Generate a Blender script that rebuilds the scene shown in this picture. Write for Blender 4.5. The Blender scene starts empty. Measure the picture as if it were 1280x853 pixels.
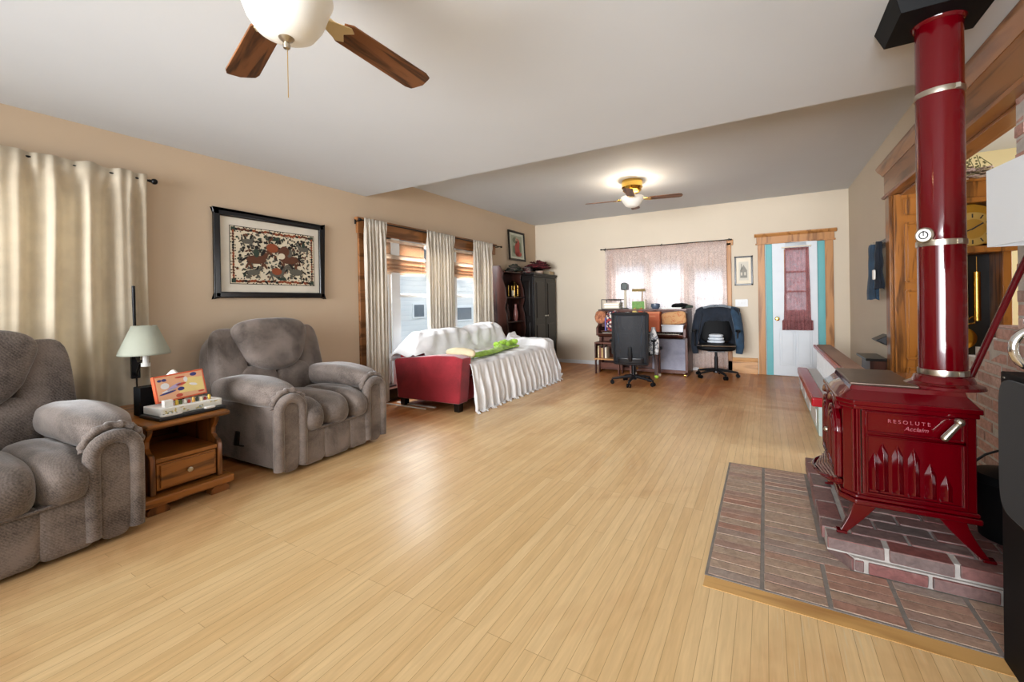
import bpy, bmesh, math, random
from mathutils import Vector, Matrix, noise
random.seed(7)
PI = math.pi
S = bpy.context.scene
COL = S.collection

# ------------------------------------------------------------------ camera, world, light, exposure
def cam_axes(yaw, pitch, roll):
    c, s = math.cos(yaw), math.sin(yaw)
    F = Vector((-s, c, 0)); R = Vector((c, s, 0)); U = Vector((0, 0, 1))
    F2 = F * math.cos(pitch) + U * math.sin(pitch)
    U2 = U * math.cos(pitch) - F * math.sin(pitch)
    return F2, R * math.cos(roll) + U2 * math.sin(roll), U2 * math.cos(roll) - R * math.sin(roll)
cd = bpy.data.cameras.new('camera'); cam = bpy.data.objects.new('camera', cd); COL.objects.link(cam)
F_, R_, U_ = cam_axes(math.radians(30.5), math.radians(-.25), math.radians(-.98))
M = Matrix((R_, U_, -F_)).transposed().to_4x4(); M.translation = Vector((0, 0, 1.2))
cam.matrix_world = M
cd.sensor_width = 36; cd.lens = 537.5 / 1280 * 36; cd.shift_y = (381.2 - 426.5) / 1280; cd.clip_start = .02
S.camera = cam
S.view_settings.view_transform = 'Standard'; S.view_settings.look = 'None'
S.view_settings.gamma = 1; S.view_settings.use_curve_mapping = False
S.view_settings.exposure = 0.13
W = bpy.data.worlds.new('sky'); S.world = W; W.use_nodes = True
bg = W.node_tree.nodes['Background']; bg.inputs[0].default_value = (.78, .89, 1.0, 1); bg.inputs[1].default_value = 1.5

def area(name, loc, target, sx, sy, power, col=(1, 1, 1), spread=180):
    l = bpy.data.lights.new(name, 'AREA'); l.shape = 'RECTANGLE'; l.size = sx; l.size_y = sy
    l.energy = power; l.color = col; l.spread = math.radians(spread)
    o = bpy.data.objects.new(name, l); COL.objects.link(o); o.location = loc
    o.rotation_euler = (Vector(target) - Vector(loc)).to_track_quat('-Z', 'Y').to_euler()
    return o
def point(name, loc, power, col, r=.05):
    l = bpy.data.lights.new(name, 'POINT'); l.energy = power; l.color = col; l.shadow_soft_size = r
    o = bpy.data.objects.new(name, l); COL.objects.link(o); o.location = loc
    return o
# fill lamps added behind the camera, and sky light above the side windows
area('rear_fill', (-1.5, -2.45, 1.45), (-1.5, 3, 1.35), 4.6, 1.9, 28, (.9, .95, 1))  # broad added fill; no window is known back here
area('rear_far_fill', (-1.5, -2.4, 1.5), (-1.3, 8, 2.1), 4.4, 1.6, 135, (.95, .97, 1), 62)  # added fill with narrow spread, brightens the far wall and far ceiling
area('side_window_daylight', (-4.85, 4.8, 2.4), (-2.6, 4.8, .2), 2.8, .7, 400, (.9, .95, 1))
area('near_window_daylight', (-4.7, .4, 1.6), (-3, .4, 1.5), 1.4, 1.2, 16, (.95, .97, 1))
area('back_window_daylight', (-1.5, 8.7, 2.5), (-1.5, 6.4, .0), 2.2, .7, 130, (.9, .95, 1))
area('hall_daylight', (3.3, 4.4, 1.6), (1.5, 4.8, 1.4), 1.2, 1.6, 60, (.95, .97, 1))

# ------------------------------------------------------------------ helpers
def lin(h):
    if isinstance(h, str):
        h = h.lstrip('#'); c = [int(h[i:i + 2], 16) / 255 for i in (0, 2, 4)]
    else: c = [x / 255 for x in h]
    return tuple(x / 12.92 if x <= .04045 else ((x + .055) / 1.055) ** 2.4 for x in c) + (1,)

class NT:
    def __init__(s, name):
        s.m = bpy.data.materials.new(name); s.m.use_nodes = True; s.t = s.m.node_tree; s.n = s.t.nodes
        s.b = s.n['Principled BSDF']; s.out = s.n['Material Output']
    def N(s, ty, **kw):
        n = s.n.new(ty)
        for k, v in kw.items(): setattr(n, k, v)
        return n
    def L(s, a, b): s.t.links.new(a, b)
    def coord(s, scale=(1, 1, 1), rot=(0, 0, 0), which='Object'):
        tc = s.N('ShaderNodeTexCoord'); mp = s.N('ShaderNodeMapping')
        mp.inputs['Scale'].default_value = scale; mp.inputs['Rotation'].default_value = rot
        s.L(tc.outputs[which], mp.inputs['Vector']); return mp.outputs['Vector']
    def noise(s, vec, scale, detail=3, dist=0, rough=.5):
        n = s.N('ShaderNodeTexNoise'); n.inputs['Scale'].default_value = scale; n.inputs['Detail'].default_value = detail
        n.inputs['Distortion'].default_value = dist; n.inputs['Roughness'].default_value = rough
        s.L(vec, n.inputs['Vector']); return n.outputs['Fac']
    def ramp(s, fac, stops, interp='LINEAR'):
        r = s.N('ShaderNodeValToRGB'); r.color_ramp.interpolation = interp; e = r.color_ramp.elements
        while len(e) < len(stops): e.new(.5)
        for i, (p, c) in enumerate(stops): e[i].position = p; e[i].color = c
        s.L(fac, r.inputs['Fac']); return r.outputs['Color']
    def mix(s, fac, a, b, mode='MIX'):
        n = s.N('ShaderNodeMix', data_type='RGBA', blend_type=mode)
        for sock, v in ((n.inputs['Factor'], fac), (n.inputs['A'], a), (n.inputs['B'], b)):
            if hasattr(v, 'is_linked'): s.L(v, sock)
            else: sock.default_value = v
        return n.outputs['Result']
    def bump(s, h, strength=.2, dist=.01):
        n = s.N('ShaderNodeBump'); n.inputs['Strength'].default_value = strength; n.inputs['Distance'].default_value = dist
        s.L(h, n.inputs['Height']); s.L(n.outputs['Normal'], s.b.inputs['Normal'])
    def set(s, col=None, rough=None, metal=None, **kw):
        if col is not None:
            if hasattr(col, 'is_linked'): s.L(col, s.b.inputs['Base Color'])
            else: s.b.inputs['Base Color'].default_value = col
        if rough is not None: s.b.inputs['Roughness'].default_value = rough
        if metal is not None: s.b.inputs['Metallic'].default_value = metal
        for k, v in kw.items(): s.b.inputs[k].default_value = v
        return s.m

def paint(name, c, rough=.5, metal=0, var=.06, vs=6, bump=0, bs=80, **kw):
    n = NT(name); v = n.coord(); c = lin(c)
    f = n.noise(v, vs, 4)
    d = tuple(x * (1 - var) for x in c[:3]) + (1,); l = tuple(min(1, x * (1 + var)) for x in c[:3]) + (1,)
    col = n.ramp(f, [(.3, d), (.7, l)])
    if bump: n.bump(n.noise(v, bs, 3), bump, .004)
    return n.set(col, rough, metal, **kw)

def wood(name, dark, light, axis='z', scale=1, rough=.35, bump=.08, contrast=1, coat=0):
    n = NT(name); k = 7.0 * scale
    sc = {'x': (k * .09, k, k), 'y': (k, k * .09, k), 'z': (k, k, k * .09)}[axis]
    v = n.coord(sc)
    big = n.noise(v, .9, 2, 1.2)
    mul = n.N('ShaderNodeMath', operation='MULTIPLY'); n.L(big, mul.inputs[0]); mul.inputs[1].default_value = 14
    sn = n.N('ShaderNodeMath', operation='SINE'); n.L(mul.outputs[0], sn.inputs[0])
    mr = n.N('ShaderNodeMapRange'); n.L(sn.outputs[0], mr.inputs['Value']); mr.inputs['From Min'].default_value = -1
    fine = n.noise(v, 9, 3, .3)
    md = n.N('ShaderNodeMath', operation='MULTIPLY_ADD'); n.L(fine, md.inputs[0]); md.inputs[1].default_value = .5
    n.L(mr.outputs[0], md.inputs[2])
    d, l = lin(dark), lin(light)
    col = n.ramp(md.outputs[0], [(.15, d), (.55, tuple((a + b) / 2 for a, b in zip(d, l))), (1.0, l)])
    n.bump(md.outputs[0], bump, .002)
    return n.set(col, rough, **dict({'Specular IOR Level': .28}, **({'Coat Weight': coat * .6, 'Coat Roughness': .15} if coat else {})))

def fabric(name, dark, light, rough=.9, scale=1, sheen=.3, patch=5, bump=.35):
    n = NT(name); v = n.coord()
    big = n.noise(v, patch, 3, .6); fine = n.noise(v, 130 * scale, 2)
    w = n.N('ShaderNodeTexWave', bands_direction='DIAGONAL'); w.inputs['Scale'].default_value = 45 * scale
    w.inputs['Distortion'].default_value = 4; w.inputs['Detail Scale'].default_value = 3; n.L(v, w.inputs['Vector'])
    a = n.N('ShaderNodeMath', operation='MULTIPLY_ADD'); n.L(fine, a.inputs[0]); a.inputs[1].default_value = .55; n.L(big, a.inputs[2])
    b = n.N('ShaderNodeMath', operation='MULTIPLY_ADD'); n.L(w.outputs['Fac'], b.inputs[0]); b.inputs[1].default_value = .12; n.L(a.outputs[0], b.inputs[2])
    col = n.ramp(b.outputs[0], [(.5, lin(dark)), (1.05, lin(light))])
    n.bump(b.outputs[0], bump, .004)
    return n.set(col, rough, **{'Sheen Weight': sheen, 'Sheen Roughness': .4})

def cloth(name, c, trans=.35, var=.05, alpha=0, bump=.1, bs=300, c2=None):
    """thin woven cloth: diffuse + translucent, optionally partly see-through"""
    n = NT(name); v = n.coord(); c = lin(c)
    f = n.noise(v, 12, 3)
    d = tuple(x * (1 - var) for x in c[:3]) + (1,); l = tuple(min(1, x * (1 + var)) for x in c[:3]) + (1,)
    if c2: d = lin(c2)
    col = n.ramp(f, [(.35, d), (.65, l)])
    n.set(col, .9); n.bump(n.noise(v, bs, 2), bump, .002)
    tr = n.N('ShaderNodeBsdfTranslucent'); n.L(col, tr.inputs['Color'])
    mx = n.N('ShaderNodeMixShader'); mx.inputs[0].default_value = trans
    n.L(n.b.outputs[0], mx.inputs[1]); n.L(tr.outputs[0], mx.inputs[2]); res = mx.outputs[0]
    if alpha:
        tp = n.N('ShaderNodeBsdfTransparent'); m2 = n.N('ShaderNodeMixShader')
        lace = n.noise(v, 90, 1); r = n.ramp(lace, [(.35, (alpha + .15,) * 3 + (1,)), (.65, (alpha - .15,) * 3 + (1,))])
        n.L(r, m2.inputs[0]); n.L(res, m2.inputs[1]); n.L(tp.outputs[0], m2.inputs[2]); res = m2.outputs[0]
    n.L(res, n.out.inputs['Surface']); return n.m

def glass(name, tint=(1, 1, 1, 1), refl=.08):
    n = NT(name); tp = n.N('ShaderNodeBsdfTransparent'); tp.inputs[0].default_value = tint
    gl = n.N('ShaderNodeBsdfGlossy'); gl.inputs['Roughness'].default_value = .02
    mx = n.N('ShaderNodeMixShader'); lw = n.N('ShaderNodeLayerWeight'); lw.inputs[0].default_value = .15
    mu = n.N('ShaderNodeMath', operation='MULTIPLY_ADD'); n.L(lw.outputs['Fresnel'], mu.inputs[0]); mu.inputs[1].default_value = .6; mu.inputs[2].default_value = refl * .3
    n.L(mu.outputs[0], mx.inputs[0]); n.L(tp.outputs[0], mx.inputs[1]); n.L(gl.outputs[0], mx.inputs[2]); n.L(mx.outputs[0], n.out.inputs['Surface'])
    return n.m

def glow(name, c, strength, base=(.9, .88, .82, 1)):
    n = NT(name); n.set(base, .3); n.b.inputs['Emission Color'].default_value = c; n.b.inputs['Emission Strength'].default_value = strength
    return n.m

class MB:
    def __init__(s): s.v = []; s.f = []; s.m = []
    def add(s, vs, fs, mi=0, T=None):
        o = len(s.v)
        s.v += [(T @ Vector(v)) if T is not None else Vector(v) for v in vs]
        s.f += [tuple(i + o for i in f) for f in fs]; s.m += [mi] * len(fs); return s
    def box(s, x0, x1, y0, y1, z0, z1, mi=0, T=None):
        vs = [(x, y, z) for z in (z0, z1) for y in (y0, y1) for x in (x0, x1)]
        return s.add(vs, [(0, 2, 3, 1), (4, 5, 7, 6), (0, 1, 5, 4), (2, 6, 7, 3), (0, 4, 6, 2), (1, 3, 7, 5)], mi, T)
    def cbox(s, c, d, mi=0, T=None):
        return s.box(c[0] - d[0] / 2, c[0] + d[0] / 2, c[1] - d[1] / 2, c[1] + d[1] / 2, c[2] - d[2] / 2, c[2] + d[2] / 2, mi, T)
    def rbox(s, c, d, p=4, n=8, fn=None, mi=0, T=None):
        """rounded (superellipsoid) block of full size d about c; fn(u) warps the unit point"""
        vs = []; idx = {}; fs = []
        def vid(q):
            k = tuple(round(a, 5) for a in q)
            if k not in idx:
                r = (abs(q[0]) ** p + abs(q[1]) ** p + abs(q[2]) ** p) ** (1 / p)
                u = Vector(q) / r
                if fn: u = Vector(fn(u))
                idx[k] = len(vs); vs.append((c[0] + u[0] * d[0] / 2, c[1] + u[1] * d[1] / 2, c[2] + u[2] * d[2] / 2))
            return idx[k]
        g = [math.tan((-1 + 2 * i / n) * PI / 4) for i in range(n + 1)]
        for ax in range(3):
            for sg in (-1, 1):
                def P(a, b):
                    q = [0, 0, 0]; q[ax] = sg; q[(ax + 1) % 3] = a; q[(ax + 2) % 3] = b; return vid(q)
                for i in range(n):
                    for j in range(n):
                        f = (P(g[i], g[j]), P(g[i + 1], g[j]), P(g[i + 1], g[j + 1]), P(g[i], g[j + 1]))
                        fs.append(f if sg > 0 else f[::-1])
        return s.add(vs, fs, mi, T)
    def tube(s, pts, r, n=8, mi=0, T=None, closed=False, flat=1):
        pts = [Vector(p) for p in pts]; k = len(pts); vs = []; fs = []
        rr = r if isinstance(r, (list, tuple)) else [r] * k
        prev = None
        for i, p in enumerate(pts):
            if closed: t = pts[(i + 1) % k] - pts[i - 1]
            else: t = pts[min(i + 1, k - 1)] - pts[max(i - 1, 0)]
            t = t.normalized() if t.length > 1e-9 else Vector((0, 0, 1))
            if prev is None:
                a = Vector((0, 0, 1)) if abs(t.z) < .9 else Vector((1, 0, 0)); x = t.cross(a).normalized()
            else: x = (prev - t * prev.dot(t)).normalized()
            prev = x; y = t.cross(x)
            for j in range(n):
                a = 2 * PI * j / n; vs.append(p + (x * math.cos(a) + y * math.sin(a) * flat) * rr[i])
        for i in range(k if closed else k - 1):
            for j in range(n):
                a, b = i * n + j, i * n + (j + 1) % n; c, d = ((i + 1) % k) * n + j, ((i + 1) % k) * n + (j + 1) % n
                fs.append((a, b, d, c))
        if not closed: fs.append(tuple(range(n))[::-1]); fs.append(tuple((k - 1) * n + j for j in range(n)))
        return s.add(vs, fs, mi, T)
    def cyl(s, a, b, r0, r1=None, n=20, mi=0, T=None):
        return s.tube([a, b], [r0, r0 if r1 is None else r1], n, mi, T)
    def lathe(s, prof, c=(0, 0, 0), n=24, mi=0, T=None, axis='z', sq=1, cap=True):
        vs = []; fs = []; k = len(prof)
        for r, h in prof:
            for j in range(n):
                a = 2 * PI * j / n; x, y = r * math.cos(a), r * math.sin(a) * sq
                q = {'z': (x, y, h), 'x': (h, x, y), 'y': (x, h, y)}[axis]; vs.append(tuple(q[i] + c[i] for i in range(3)))
        for i in range(k - 1):
            for j in range(n): fs.append((i * n + j, i * n + (j + 1) % n, (i + 1) * n + (j + 1) % n, (i + 1) * n + j))
        if cap and prof[0][0] > 1e-6: fs.append(tuple(range(n))[::-1])
        if cap and prof[-1][0] > 1e-6: fs.append(tuple((k - 1) * n + j for j in range(n)))
        return s.add(vs, fs, mi, T)
    def prism(s, poly, plane, a, b, mi=0, T=None, grow=0):
        k = len(poly); cx = sum(p[0] for p in poly) / k; cy = sum(p[1] for p in poly) / k
        def P(p, h):
            return {'xy': (p[0], p[1], h), 'xz': (p[0], h, p[1]), 'yz': (h, p[0], p[1])}[plane]
        vs = [P(p, a) for p in poly] + [P((p[0] + (p[0] - cx) * grow, p[1] + (p[1] - cy) * grow), b) for p in poly]
        fs = [tuple(range(k))[::-1], tuple(range(k, 2 * k))] + [(i, (i + 1) % k, k + (i + 1) % k, k + i) for i in range(k)]
        return s.add(vs, fs, mi, T)
    def grid(s, fn, nu, nv, mi=0, T=None):
        vs = [fn(i / nu, j / nv) for i in range(nu + 1) for j in range(nv + 1)]; w = nv + 1
        fs = [(i * w + j, (i + 1) * w + j, (i + 1) * w + j + 1, i * w + j + 1) for i in range(nu) for j in range(nv)]
        return s.add(vs, fs, mi, T)
    def ball(s, c, r, n=12, mi=0, T=None):
        r = r if isinstance(r, (tuple, list)) else (r, r, r)
        k = max(4, n // 2); prof = [(math.sin(PI * i / k), -math.cos(PI * i / k)) for i in range(k + 1)]
        Q = Matrix.Translation(c) @ Matrix.Diagonal((r[0], r[1], r[2], 1))
        prof[0] = (0, -1); prof[-1] = (0, 1)
        return s.lathe(prof, n=n, mi=mi, T=(T @ Q) if T is not None else Q)
    def build(s, name, mats, parent=None, bevel=0, seg=2, sub=0, smooth=38, solid=0, world=True, kind=None, disp=0):
        mats = mats if isinstance(mats, (list, tuple)) else [mats]
        me = bpy.data.meshes.new(name)
        if parent is not None: off = root_loc(parent) if world else Vector()
        else:
            xs = [v.x for v in s.v]; ys = [v.y for v in s.v]; zs = [v.z for v in s.v]
            off = Vector(((min(xs) + max(xs)) / 2, (min(ys) + max(ys)) / 2, min(zs)))
        me.from_pydata([tuple(v - off) for v in s.v], [], s.f)
        for m in mats: me.materials.append(m)
        me.polygons.foreach_set('material_index', s.m)
        bm = bmesh.new(); bm.from_mesh(me)
        bmesh.ops.remove_doubles(bm, verts=bm.verts, dist=1e-6)
        bmesh.ops.recalc_face_normals(bm, faces=bm.faces); bm.to_mesh(me); bm.free()
        o = bpy.data.objects.new(name, me); COL.objects.link(o)
        if smooth:
            me.polygons.foreach_set('use_smooth', [True] * len(me.polygons))
            if not bevel and not sub: me.set_sharp_from_angle(angle=math.radians(smooth))
        if solid:
            md = o.modifiers.new('solid', 'SOLIDIFY'); md.thickness = solid; md.offset = 0
        if bevel:
            md = o.modifiers.new('bevel', 'BEVEL'); md.width = bevel; md.segments = seg; md.limit_method = 'ANGLE'; md.angle_limit = math.radians(32); md.harden_normals = True
        if sub:
            md = o.modifiers.new('sub', 'SUBSURF'); md.levels = sub; md.render_levels = sub
        if parent is not None: o.parent = parent
        else: o.location = off
        if kind: o['kind'] = kind
        return o
def root_loc(o):
    l = Vector(o.location)
    while o.parent is not None: o = o.parent; l += o.location
    return l
def thing(name, label, cat, loc=(0, 0, 0), rz=0, group=None):
    o = bpy.data.objects.new(name, None); COL.objects.link(o); o.location = loc; o.rotation_euler = (0, 0, rz)
    o.empty_display_size = .1; return tag(o, label, cat, group)
def tag(o, label, cat, group=None, kind=None):
    o['label'] = label; o['category'] = cat
    if group: o['group'] = group
    if kind: o['kind'] = kind
    return o
def dup(root, loc, rz, label, group=None):
    r = root.copy(); COL.objects.link(r); r.location = loc; r.rotation_euler = (0, 0, rz); r['label'] = label
    if group: r['group'] = group
    def rec(src, dst):
        for ch in list(src.children):
            c = ch.copy(); COL.objects.link(c); c.parent = dst; rec(ch, c)
    rec(root, r); return r
def text_mesh(name, body, size, mat, parent, T, extrude=.001, shear=0, spacing=1.0):
    cu = bpy.data.curves.new(name, 'FONT'); cu.body = body; cu.size = size; cu.extrude = extrude; cu.shear = shear
    cu.align_x = 'CENTER'; cu.align_y = 'CENTER'; cu.space_character = spacing
    tmp = bpy.data.objects.new(name, cu); COL.objects.link(tmp)
    dg = bpy.context.evaluated_depsgraph_get(); me = bpy.data.meshes.new_from_object(tmp.evaluated_get(dg))
    bpy.data.objects.remove(tmp); bpy.data.curves.remove(cu)
    me.materials.clear(); me.materials.append(mat)
    o = bpy.data.objects.new(name, me); COL.objects.link(o)
    off = root_loc(parent); me.transform(T); me.transform(Matrix.Translation(-off)); o.parent = parent
    return o
def arch(cx, w, z0, z1, n=12, drop=None):
    """outline: rectangle with a round top"""
    r = w / 2 if drop is None else drop
    pts = [(cx - w / 2, z0), (cx + w / 2, z0)]
    return pts + [(cx + w / 2 * math.cos(PI * i / n), z1 - r + r * math.sin(PI * i / n)) for i in range(n + 1)]
def nz(x, y=0, z=0): return noise.noise(Vector((x, y, z)))

# ------------------------------------------------------------------ materials
WALL = '#c6b096'
mWall = paint('beige_wall_paint', WALL, .75, var=.02, vs=1.5, bump=.05, bs=120)
mWallB = paint('cream_wall_paint', '#c9bca8', .75, var=.02, vs=1.5, bump=.05, bs=120)
mHall = paint('pale_yellow_wall_paint', '#e3d3a2', .8, var=.02, vs=2)
mCeil = paint('ceiling_paint', '#cbced1', .8, var=.02, vs=1.2, bump=.06, bs=60)
mOak = wood('golden_oak', '#7a4a1e', '#c08a4c', 'z', 1.3, .3, coat=.3)
mOakY = wood('golden_oak_along', '#5c381c', '#93623a', 'y', 1.3, .3, coat=.3)
mOakX = wood('golden_oak_across', '#8a5a2c', '#c49360', 'x', 1.3, .35, coat=.2)
mOakDoor = wood('honey_oak_door', '#4e2c0e', '#965e26', 'z', 2.2, .3, coat=.3)
mCasing = wood('light_oak_casing', '#7c5028', '#b07c48', 'z', 1.4, .4)
mTableOak = wood('dark_honey_oak', '#4a2a0e', '#a0642c', 'y', 1.6, .32, coat=.3)
mTableOakZ = wood('dark_honey_oak_upright', '#40240d', '#8e5626', 'z', 1.6, .32, coat=.3)
mWalnut = wood('dark_piano_wood', '#2a1410', '#5c3426', 'x', 1.2, .35, coat=.2)
mWalnutZ = wood('dark_piano_wood_upright', '#2a1410', '#553024', 'z', 1.2, .35)
mBlackWood = wood('black_stained_wood', '#050303', '#110b09', 'z', 1.2, .36, coat=.2)
mRedwood = wood('reddish_dark_wood', '#130705', '#361a12', 'z', 1.2, .35)
mBlade = wood('fan_blade_oak', '#3a2214', '#7c5030', 'x', 3.2, .45)
mBlack = paint('black_metal', '#101012', .35, .6, var=.02)
mBlackMatte = paint('black_matte', '#08090b', .6, 0, var=.08, **{'Specular IOR Level': .15})
mBlackPlastic = paint('black_plastic', '#14161a', .4, 0, var=.05)
mChrome = paint('polished_chrome', '#d8d8d6', .12, 1, var=.01)
mNickel = paint('brushed_nickel', '#b9b2a4', .28, 1, var=.02)
mBrass = paint('polished_brass', '#c9a24e', .2, 1, var=.02)
mWhite = paint('white_paint', '#d2d3d3', .45, var=.02)
mDoorW = paint('cool_white_door_paint', '#c6ccd1', .45, var=.02)
mWhiteFrame = paint('white_window_vinyl', '#eef0f2', .35, var=.01)
mTeal = paint('teal_paint', '#559fa2', .5, var=.05)
mEnamel = paint('red_enamel', '#4c0006', .12, 0, var=.05, vs=3, **{'Coat Weight': .45, 'Coat Roughness': .03, 'Specular IOR Level': .25})
mGriddle = paint('smoked_iron_griddle', '#5c4c42', .35, .5, var=.15, vs=14)
mFire = paint('sooty_firebox_glass', '#0a0505', .08)
mRedPaint = paint('red_gloss_paint', '#a8121e', .25, var=.05)
mMint = paint('pale_mint_paint', '#b8cac6', .5, var=.06)
mRecl = fabric('grey_brown_chenille', '#3a312b', '#887b73', .85, 1, .5)
mRedSofa = fabric('red_microfibre', '#600b13', '#a32632', .85, 1.5, .4, 3, .15)
mGlass = glass('window_glass')
mThrow = cloth('white_cotton_throw', '#efeeee', .12, .03, bump=.15)
mCurt = cloth('cream_curtain_cloth', '#e2d6c0', .38, .04)
mCurt2 = cloth('oatmeal_curtain_cloth', '#dcd3c5', .2, .04)
mSheer = cloth('pale_lace', '#efe2dd', .5, .05, .46)
mPinkSheer = cloth('dusty_rose_sheer', '#bd8586', .55, .12, .34)
mBlind = NT('woven_reed_blind')
v_ = mBlind.coord((1, 1, 1)); w_ = mBlind.N('ShaderNodeTexWave', bands_direction='Z'); w_.inputs['Scale'].default_value = 40; mBlind.L(v_, w_.inputs['Vector'])
c_ = mBlind.mix(mBlind.noise(mBlind.coord((1, 12, 60)), 3, 2), lin('#c29a78'), lin('#e6ccb4'))
mBlind.set(c_, .8); t_ = mBlind.N('ShaderNodeBsdfTranslucent'); mBlind.L(c_, t_.inputs[0]); x_ = mBlind.N('ShaderNodeMixShader'); x_.inputs[0].default_value = .45
mBlind.L(mBlind.b.outputs[0], x_.inputs[1]); mBlind.L(t_.outputs[0], x_.inputs[2]); mBlind.L(x_.outputs[0], mBlind.out.inputs[0]); mBlind = mBlind.m
mBlindPale = cloth('pale_reed_band', '#efe0d0', .5, .06)
mPaper = paint('white_paper', '#eceae4', .8, var=.02)
mPaper2 = paint('cream_paper', '#ddd2bd', .8, var=.04)
mBowl = glow('frosted_glass_bowl_lit', (1, .88, .70, 1), .16, (.62, .60, .55, 1))
mLampShade = cloth('pale_green_shade', '#c2c5b4', .3, .02)
mShadeW = paint('white_lampshade', '#c0c3c6', .7, var=.01)

# floor: narrow strip maple, boards running away from the camera
def floor_mat():
    n = NT('worn_strip_maple_floor')
    tc = n.N('ShaderNodeTexCoord'); sp = n.N('ShaderNodeSeparateXYZ'); n.L(tc.outputs['Object'], sp.inputs[0])
    cb = n.N('ShaderNodeCombineXYZ'); n.L(sp.outputs['Y'], cb.inputs['X']); n.L(sp.outputs['X'], cb.inputs['Y'])
    br = n.N('ShaderNodeTexBrick'); n.L(cb.outputs[0], br.inputs['Vector'])
    br.offset = .37; br.offset_frequency = 3
    br.inputs['Scale'].default_value = 1; br.inputs['Brick Width'].default_value = 1.35; br.inputs['Row Height'].default_value = .052
    br.inputs['Mortar Size'].default_value = .0008; br.inputs['Mortar Smooth'].default_value = .2; br.inputs['Bias'].default_value = 0
    br.inputs['Color1'].default_value = (0, 0, 0, 1); br.inputs['Color2'].default_value = (1, 1, 1, 1); br.inputs['Mortar'].default_value = (.5, .5, .5, 1)
    mp = n.coord((14, 1.0, 1)); grain = n.noise(mp, 5, 4, .6)
    worn = n.noise(n.coord((1, .8, 1)), 1.1, 5, .8, .62)
    # finish is thin and yellow along the walked middle, redder where it was spared
    board = n.ramp(br.outputs['Color'], [(0, lin('#e4c08a')), (1, lin('#eecf9c'))])
    red = n.ramp(br.outputs['Color'], [(0, lin('#ae6c38')), (1, lin('#ca8a50'))])
    mry = n.N('ShaderNodeMapRange'); n.L(sp.outputs['Y'], mry.inputs['Value'])
    mry.inputs['From Min'].default_value = 1.2; mry.inputs['From Max'].default_value = 4.6
    mrx = n.N('ShaderNodeMapRange'); n.L(sp.outputs['X'], mrx.inputs['Value']); mrx.inputs['From Min'].default_value = -2.3; mrx.inputs['From Max'].default_value = -3.6; mrx.inputs['To Max'].default_value = .8
    mx2 = n.N('ShaderNodeMath', operation='MAXIMUM'); n.L(mry.outputs[0], mx2.inputs[0]); n.L(mrx.outputs[0], mx2.inputs[1])
    ad = n.N('ShaderNodeMath', operation='MULTIPLY_ADD'); n.L(worn, ad.inputs[0]); ad.inputs[1].default_value = 1.5; n.L(mx2.outputs[0], ad.inputs[2])
    fac = n.ramp(ad.outputs[0], [(.85, (0, 0, 0, 1)), (1.0, (.45, .45, .45, 1))])
    mr2 = n.N('ShaderNodeMapRange'); n.L(ad.outputs[0], mr2.inputs['Value']); mr2.inputs['From Min'].default_value = .85; mr2.inputs['From Max'].default_value = 1.55
    col = n.mix(mr2.outputs[0], board, red)
    g2 = n.ramp(grain, [(.3, (.86, .82, .76, 1)), (.7, (1.06, 1.05, 1.03, 1))])
    col = n.mix(.7, col, g2, 'MULTIPLY')
    scr = n.noise(n.coord((60, 2.2, 1)), 2.2, 3, .4); scm = n.noise(n.coord(), .9, 2)
    mm = n.N('ShaderNodeMath', operation='MULTIPLY'); n.L(scr, mm.inputs[0]); n.L(scm, mm.inputs[1])
    sc = n.ramp(mm.outputs[0], [(.36, (0, 0, 0, 1)), (.46, (.5, .5, .5, 1))])
    col = n.mix(sc, col, lin('#e2d2ae'))
    sm = n.N('ShaderNodeMath', operation='MULTIPLY'); n.L(br.outputs['Fac'], sm.inputs[0]); sm.inputs[1].default_value = .8
    col = n.mix(sm.outputs[0], col, lin('#9a6c3a'))
    rr = n.ramp(worn, [(.3, (.29, .29, .29, 1)), (.7, (.43, .43, .43, 1))]); n.L(rr, n.b.inputs['Roughness'])
    h = n.N('ShaderNodeMath', operation='MULTIPLY_ADD'); n.L(br.outputs['Fac'], h.inputs[0]); h.inputs[1].default_value = -1; n.L(grain, h.inputs[2])
    n.bump(h.outputs[0], .12, .002)
    return n.set(col)
mFloor = floor_mat()
mBorder = wood('border_floor_board', '#b08048', '#d6a868', 'x', 1.2, .3)
def brick_mat(name, stops, rough=.8):
    n = NT(name); g = n.N('ShaderNodeNewGeometry'); v = n.coord()
    col = n.ramp(g.outputs['Random Per Island'], stops)
    no = n.noise(v, 35, 5, .5, .65); spot = n.ramp(no, [(.35, (.74, .72, .72, 1)), (.62, (1.2, 1.2, 1.2, 1))])
    col = n.mix(.8, col, spot, 'MULTIPLY')
    ch = n.ramp(n.noise(v, 9, 4, .4), [(.6, (0, 0, 0, 1)), (.78, (.45, .45, .45, 1))]); col = n.mix(ch, col, lin('#b7aaa0'))
    n.bump(no, .5, .006); return n.set(col, rough)
mBrick = brick_mat('old_red_brick', [(0, lin('#a87c70')), (.4, lin('#b89084')), (.7, lin('#9c8078')), (1, lin('#c2a499'))])
mBrickRed = brick_mat('deep_red_hearth_brick', [(0, lin('#7c4642')), (.5, lin('#80605c')), (1, lin('#6c5f5c'))], .6)
mPaver = brick_mat('worn_hearth_paver', [(0, lin('#a68a76')), (.4, lin('#b09a86')), (.7, lin('#a87e6c')), (1, lin('#9e9288'))], .5)
mMortar = paint('grey_mortar', '#b3ada7', .9, var=.15, vs=20, bump=.4, bs=90)
mMortarDark = paint('dark_grey_mortar', '#857d76', .9, var=.15, vs=20, bump=.4, bs=90)

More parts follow.
